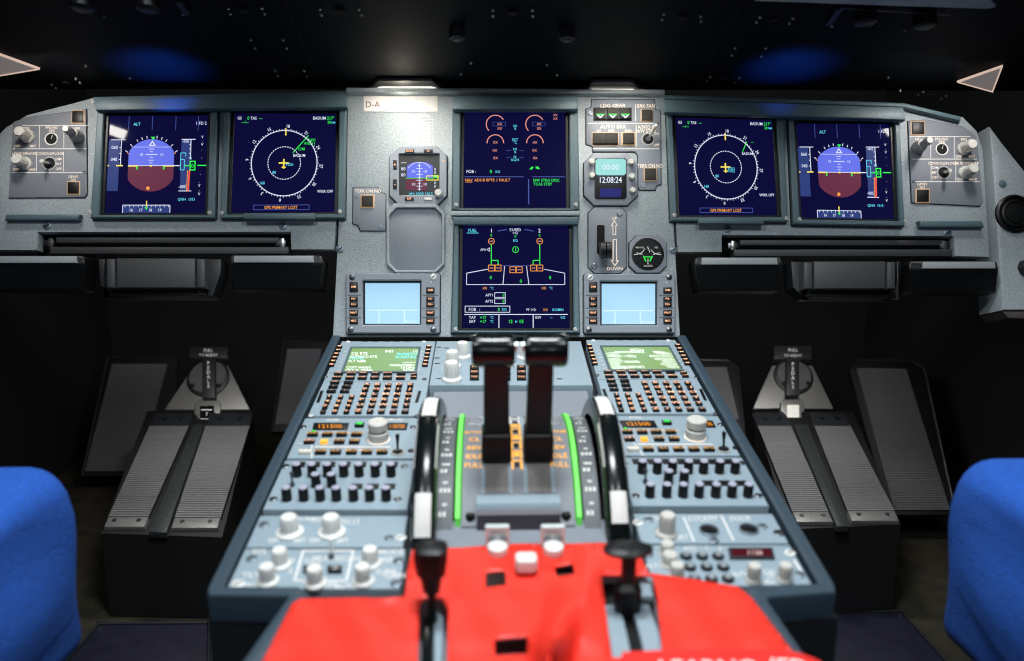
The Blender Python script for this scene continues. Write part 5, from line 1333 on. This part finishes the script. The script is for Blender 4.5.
# ================================================================== PEDAL HOUSINGS
TZ = rad(14)
def housing(sgn, label, anchor, tl, tr, front, tri, disc, rdisc, tbar, win, botz=.002):
    T = Plane(at_depth(*anchor, 1.55), X1, Vector((0, math.cos(TZ), math.sin(TZ)))); LT = Loc(T)
    t = thing('pedal_housing', label, 'pedal unit', T.pt(*LT.uv(*anchor)) * 1.0, 'pedal adjuster housings'); 
    fL, fR = front; bL, bR = (tl[0][0] - 3, 410), (tr[1][0] + 3, 410)
    b = MB(); top = [T.pt(*LT.uv(*p), -.003) for p in (fL, fR, bR, bL)]
    b.hull(top, [Vector((p.x, p.y + (0.0), botz)) for p in top], boxm); b.build('housing_body', t)
    for q in (tl, tr):
        uq = uvs(LT, q)
        b = MB(); b.prism(T, uq, -.0028, .004, boxm, .0015)
        A, B, C, D = [Vector(x) for x in uq]
        n = 46
        for i in range(n):
            f0, f1 = (i + .12) / n, (i + .72) / n
            a0, b0, a1, b1 = A.lerp(D, f0), B.lerp(C, f0), A.lerp(D, f1), B.lerp(C, f1)
            b.prism(T, [tuple(a0), tuple(b0), tuple(b1), tuple(a1)], .004, .0055, treadm)
        b.build('ribbed_tread', t, smooth=False)
        lo = [D + (A - D) * .02, C + (B - C) * .02]; ex_ = (D - A).normalized() * .030
        b = MB(); b.prism(T, [tuple(D), tuple(C), tuple(C + ex_), tuple(D + ex_)], -.0028, .0062, castm, .003); b.build('metal_nosing', t)
        for f in (.2, .8):
            p = D.lerp(C, f) + ex_ * .4; b = MB(); b.lathe(T, tuple(p), [(.004, .0062), (.004, .0076)], darksteel, 12, steel); b.build('screw', t)
        up = (A - D).normalized() * .055
        b = MB(); b.prism(T, [tuple(A), tuple(B), tuple(B + up * .9), tuple(A + up)], -.0028, .006, dark, .002)
        b.build('tread_head', t)
        for f in (.3, .72):
            p = A.lerp(B, f) + up * .5; b = MB(); b.lathe(T, tuple(p), [(.005, .006), (.005, .0075)], boxm, 14, darksteel); b.build('screw', t)
    ch = [tl[1], tr[0], tr[3], tl[2]]
    m0 = lambda f, p, q: (p[0] + (q[0] - p[0]) * f, p[1] + (q[1] - p[1]) * f)
    e0, e1 = (.30, .92) if sgn < 0 else (.08, .70)
    pa, pb, pc, pd_ = m0(e0, ch[0], ch[1]), m0(e1, ch[0], ch[1]), m0(e1, ch[3], ch[2]), m0(e0, ch[3], ch[2])
    pc = (pc[0] + (pc[0] - pb[0]) * .18, pc[1] + 17); pd_ = (pd_[0] + (pd_[0] - pa[0]) * .18, pd_[1] + 17)
    b = MB(); b.prism(T, uvs(LT, [pa, pb, pc, pd_]), -.0028, .010, mat('crackle_black', (.03, .035, .035), .4, .3, 300, .5, .8), .002); b.build('center_strip', t)
    o2 = T.pt(*LT.uv((tri[1][0] + tri[2][0]) / 2, tri[1][1]), .004)
    T2 = Plane(o2, X1, Vector((0, math.cos(rad(48)), math.sin(rad(48))))); L2 = Loc(T2)
    b = MB(); b.prism(T2, uvs(L2, tri), -.004, .003, castm, .0015); b.build('adjuster_plate', t)
    b = MB(); c = L2.uv(*disc); r_ = rdisc * 1.86 / 855
    b.lathe(T2, c, [(r_ * 1.1, .0), (r_ * 1.1, .008), (r_ * .98, .011)], boxm, 32); b.lathe(T2, c, [(r_ * .96, .011), (r_ * .94, .014)], mat('disc_grey', (.07, .07, .07), .4), 32)
    for dx in (-.68, .68): b.lathe(T2, (c[0] + dx * r_, c[1] - .55 * r_), [(r_ * .13, .014), (r_ * .13, .0155)], black, 12)
    b.build('adjuster_disc', t)
    L3 = Loc(T2, h=.026)
    x0, y0, x1, y1 = tbar; xm = (x0 + x1) / 2
    b = MB(); b.prism(T2, uvs(L3, rect(xm - 6.5, y1 - 1, xm + 6.5, disc[1] + rdisc * .95)), .012, .026, dark, .002)
    b.prism(T2, uvs(L3, rect(x0, y0, x1, y1)), .012, .026, dark, .002)
    b.text(L3, 'PULL', xm, y0 + (y1 - y0) * .34, 3.1, mark, .0264); b.text(L3, 'TO ADJUST', xm, y0 + (y1 - y0) * .74, 2.6, mark, .0264)
    for i, ch_ in enumerate('PEDALS'): b.text(L3, ch_, xm, y1 + 5 + i * 4.6, 3.6, mark, .0264, rot=math.pi / 2 if False else 0)
    b.build('pull_handle', t)
    wx0, wy0, wx1, wy1 = win; L4 = Loc(T2, h=.012)
    k = 3
    b = MB(); po = uvs(L4, [(wx0, wy0 + 3), (wx0 + 3, wy0), (wx1 - 3, wy0), (wx1, wy0 + 3), (wx1, wy1 - 10), (wx1 - k, wy1 - 8), (wx1 - k, wy1), (wx0 + k, wy1), (wx0 + k, wy1 - 8), (wx0, wy1 - 10)])
    b.prism(T2, po, -.002, .012, castm, .003); b.prism(T2, uvs(L4, rect(wx0 + 6, wy0 + 6, wx1 - 6, wy1 - 3.5)), .0118, .0128, gloss if sgn < 0 else white)
    for yy in (.42, .8): b.strip(T2, uvs(L4, [(wx0 + 7, wy0 + (wy1 - wy0) * yy), (wx1 - 8, wy0 + (wy1 - wy0) * yy)]), .0022, .0132, mark)
    b.text(L4, '7', (wx0 + wx1) / 2, wy0 + (wy1 - wy0) * .6, 3.5, mark, .0132)
    b.build('position_window', t)
    return t
housing(-1, 'ribbed black pedal housing with pull handle beside the cyan text keypad side of the pedestal', (160, 533),
        [(150, 428), (189, 428), (149, 519), (109, 519)], [(206, 428), (250, 428), (221, 520), (175, 520)], ((101, 532), (222, 536)),
        [(192, 370), (165, 410), (250, 410), (228, 366)], (209, 379), 20, (189, 346.5, 228, 358), (194, 400, 220, 424))
housing(1, 'ribbed black pedal housing with pull handle beside the white text keypad side of the pedestal', (850, 525),
        [(757.5, 428), (791, 428), (828, 514), (792, 514)], [(814, 428), (850, 428), (894, 513), (847, 513)], ((788, 528), (901, 523)),
        [(772, 366), (752.5, 409), (833, 409), (812, 366)], (792.6, 377.6), 18.5, (774, 345.5, 812, 359), (781, 399, 805, 421))

# rudder pedals
VP_ = Plane(at_depth(900, 511, 1.86), X1, Vector((0, math.cos(rad(50)), math.sin(rad(50))))); LV = Loc(VP_)
VP2 = Plane(at_depth(100, 473, 2.14), X1, VP_.ey); LV2 = Loc(VP2)
def pedal(label, pts, frame, VP_=VP_, LV=LV):
    t = thing('rudder_pedal', label, 'pedal', VP_.pt(*LV.uv(*pts[3])), 'ribbed rudder pedals')
    uq = uvs(LV, pts); A, B, C, D = [Vector(x) for x in uq]
    b = MB(); b.prism(VP_, uvs(LV, frame), -.020, .001, boxm, .004); b.build('pedal_body', t)
    b = MB(); n = 62
    b.prism(VP_, uq, .001, .004, boxm)
    for i in range(n):
        f0, f1 = (i + .1) / n, (i + .7) / n
        b.prism(VP_, [tuple(A.lerp(D, f0)), tuple(B.lerp(C, f0)), tuple(B.lerp(C, f1)), tuple(A.lerp(D, f1))], .004, .0060, treadm)
    b.build('ribbed_tread', t, smooth=False)
    b = MB(); q = [VP_.pt(*x, .002) for x in uvs(LV, frame)]; b.tube(q + [q[0]], .0028, dark, 8); b.build('edge_frame', t)
pedal('ribbed pedal standing alone toward the blue seat, on the air vent side', [(856, 369), (905, 370), (949, 511), (893, 511)], [(858, 361), (912, 361), (924, 370), (956, 515), (888, 515), (851, 370)])
pedal('ribbed pedal peeking out between the housing and the white text keypad side of the pedestal', [(703, 368), (726, 368), (738, 420), (705, 420)], [(690, 360), (728, 361), (737, 368), (746, 450), (690, 450)])
pedal('ribbed pedal half hidden behind the housing, toward the blue seat farther from the air vent', [(113, 365), (168, 365), (140, 472), (86, 472)], [(108, 358), (176, 358), (176, 476), (82, 476)], VP2, LV2)
pedal('ribbed pedal half hidden behind the pedestal rim, on the cyan text keypad side', [(288, 350), (322, 350), (306, 425), (276, 425)], [(284, 342), (330, 342), (316, 432), (272, 432)], VP2, LV2)

# ---- floor panels and edging
def fpanel(label, pts, name, m, h0=.001, h1=.006, cat='floor panel', grp=None):
    Fp = Plane(Vector((0, 1.2, 0)), X1, Vector((0, 1, 0))); LF = Loc(Fp)
    t = thing(name, label, cat, Fp.pt(*LF.uv(*pts[0]), .001), grp)
    q = uvs(LF, pts); b = MB(); b.prism(Fp, q, h0, h1, m, .002); b.build('panel', t)
    e = inset(q, -.006); b = MB(); b.ring(Fp, e, inset(q, -.0006), h0, .009, .002, dark, .001); b.build('edge_strip', t)
    for p in (e[0], e[1]):
        pass
    for i in range(len(q)):
        p = Vector(q[i]).lerp(Vector(q[(i + 1) % len(q)]), .04); p2 = inset(q, -.003)[i]
        b = MB(); b.lathe(Fp, p2, [(.0045, .009), (.004, .0108)], steel, 12); b.build('screw', t)
fpanel('dark violet floor panel in front of the pedal housing on the cyan text keypad side', [(100, 628), (208, 627), (206, 700), (70, 700), (56, 680)], 'floor_plate', floorm)
fpanel('dark violet floor panel in front of the pedal housing on the white text keypad side', [(822, 617), (900, 615), (975, 700), (835, 700)], 'floor_plate', floorm)

# ================================================================== SEATS
def seat(sgn, label, px):
    t = thing('pilot_seat', label, 'seat', Vector((sgn * .60 + (0.02 if sgn > 0 else 0), .45, 0)), 'blue pilot seats')
    xi, top, yf = px
    def rounded(x0, x1, y0, y1, z0, z1, r, m, name, par, bulge=0.0, tilt=0):
        bm = bmesh.new(); bmesh.ops.create_cube(bm, size=1.0)
        cx, cy, cz = (x0 + x1) / 2, (y0 + y1) / 2, (z0 + z1) / 2
        for v in bm.verts: v.co = Vector((v.co.x * abs(x1 - x0), v.co.y * (y1 - y0), v.co.z * (z1 - z0)))
        bmesh.ops.bevel(bm, geom=bm.edges[:], offset=r, segments=5, profile=.5, affect='EDGES')
        bmesh.ops.triangulate(bm, faces=[f for f in bm.faces if len(f.verts) > 4])
        bmesh.ops.subdivide_edges(bm, edges=[e for e in bm.edges if e.calc_length() > .06], cuts=5, use_grid_fill=True)
        for v in bm.verts:
            fx, fy, fz = v.co.x / abs(x1 - x0) * 2, v.co.y / (y1 - y0) * 2, v.co.z / (z1 - z0) * 2
            v.co.x += bulge * (1 - fz * fz) * (1 if fx > 0 else -1) * abs(fx)
            v.co.z += bulge * .5 * (1 - fx * fx) * (1 - fy * fy) * (1 if fz > 0 else 0)
            w = .0055 * math.sin(v.co.y * 22 + v.co.z * 45 + 1.3 * math.sin(v.co.y * 31)) + .0032 * math.sin(v.co.z * 60 + v.co.y * 14)
            v.co.x += w * (1 if fx > 0 else -1) * abs(fx) ** 2
            v.co.y += .003 * math.sin(v.co.z * 60) * fy ** 3
            v.co.z += tilt * v.co.y
        me = bpy.data.meshes.new(name); bm.to_mesh(me); bm.free(); me.materials.append(m)
        me.polygons.foreach_set('use_smooth', [True] * len(me.polygons))
        o = bpy.data.objects.new(name, me); COL.objects.link(o); o.parent = par; o.location = Vector((cx, cy, cz)) - WL[par.name]; WL[o.name] = Vector((cx, cy, cz)); return o
    x1 = xi + sgn * .46
    rounded(min(xi, x1), max(xi, x1), yf - .50, yf, top - .20, top, .026, bluef, 'cushion', t, .006, .04)
    rounded(min(xi + sgn * .03, x1), max(xi + sgn * .03, x1 - sgn * .03), yf - .46, yf - .03, top - .26, top - .195, .02, black, 'seat_pan', t)
    rounded(min(xi + sgn * .12, x1 - sgn * .12), max(xi + sgn * .12, x1 - sgn * .12), yf - .36, yf - .10, .002, top - .25, .01, black, 'pedestal_leg', t)
    return t
seat(-1, 'blue fabric seat cushion at the frame edge on the cyan text keypad side', (-.412, .545, .80))
seat(1, 'blue fabric seat cushion at the frame edge on the white text keypad side', (.462, .545, .80))

# ================================================================== LIGHT
def area(name, loc, to, size, power, col=(1, 1, 1), sy=None, spread=180):
    ld = bpy.data.lights.new(name, 'AREA'); ld.energy = power; ld.color = col; ld.size = size
    if sy: ld.shape = 'RECTANGLE'; ld.size_y = sy
    ld.spread = rad(spread)
    o = bpy.data.objects.new(name, ld); COL.objects.link(o); o.location = loc
    d = Vector(to) - Vector(loc); o.rotation_euler = d.to_track_quat('-Z', 'Y').to_euler(); return o
def glamp(x, y, tx, ty, power, size=.03, sy=.008, off=.017, col=(1, .95, .87)):
    p = GS.pt(*G.uv(x, y), off); area('flood_lamp_light', p, MP.pt(*MP.uv(tx, ty)), size, power, col, sy, 170)
glamp(405, 62, 400, 330, .46, .10, .012, .018)
glamp(612, 64, 618, 330, .34, .10, .012, .018)
glamp(985, 54, 900, 240, .30, .05, .02, .016, (1, .97, .95))
glamp(15, 46, 100, 240, .30, .05, .02, .016, (1, .95, .90))
area('overhead_light', (.03, .66, 1.80), (.03, .78, .5), .32, 17, (.90, .96, 1), .20)
for sg in (-1, 1): area('overhead_light', (.03 + sg * .37, .04, 1.75), (.03 + sg * .1, 1.0, .6), .20, 5.5, (.90, .96, 1), .20)
area('dome_light', (0, -1.3, 1.15), (0, 1.6, .6), .30, 2.2, (.80, .93, 1), .20)
# floor lights under the panel ends, switched with the console/floor knobs
for sg in (-1, 1):
    area('floor_light', (sg * .52 + .02, 1.47, .60), (sg * .60 + .02, 1.74, .15), .12, 1.3, (1, .97, .95), .04, 130)
# added blue spots standing in for display light on the glareshield underside
for x in (160, 790):
    ld = bpy.data.lights.new('added_display_glow', 'SPOT'); ld.energy = 4.2; ld.color = (.01, .13, 1); ld.spot_size = rad(76); ld.spot_blend = 1; ld.shadow_soft_size = .01
    o = bpy.data.objects.new('added_display_glow', ld); COL.objects.link(o)
    o.location = GS.pt(*G.uv(x, 68), .12); o.rotation_euler = (GS.pt(*G.uv(x, 68), 0) - o.location).to_track_quat('-Z', 'Y').to_euler()
for x, y, e, c in ((402, 84, .20, (1, .90, .72)), (618, 86, .10, (.05, 1, .25))):     # added upward spots imitate spill of the slim lamps and gear lights
    ld = bpy.data.lights.new('added_lamp_spill', 'SPOT'); ld.energy = e; ld.color = c; ld.spot_size = rad(100); ld.spot_blend = 1; ld.shadow_soft_size = .005
    o = bpy.data.objects.new('added_lamp_spill', ld); COL.objects.link(o)
    o.location = GS.pt(*G.uv(x, y), .05); o.rotation_euler = (GS.pt(*G.uv(x, y - 10), 0) - o.location).to_track_quat('-Z', 'Y').to_euler()
w = bpy.data.worlds.new('cockpit_night'); sc.world = w; w.use_nodes = True
w.node_tree.nodes['Background'].inputs['Color'].default_value = (.02, .03, .04, 1)
w.node_tree.nodes['Background'].inputs['Strength'].default_value = .3
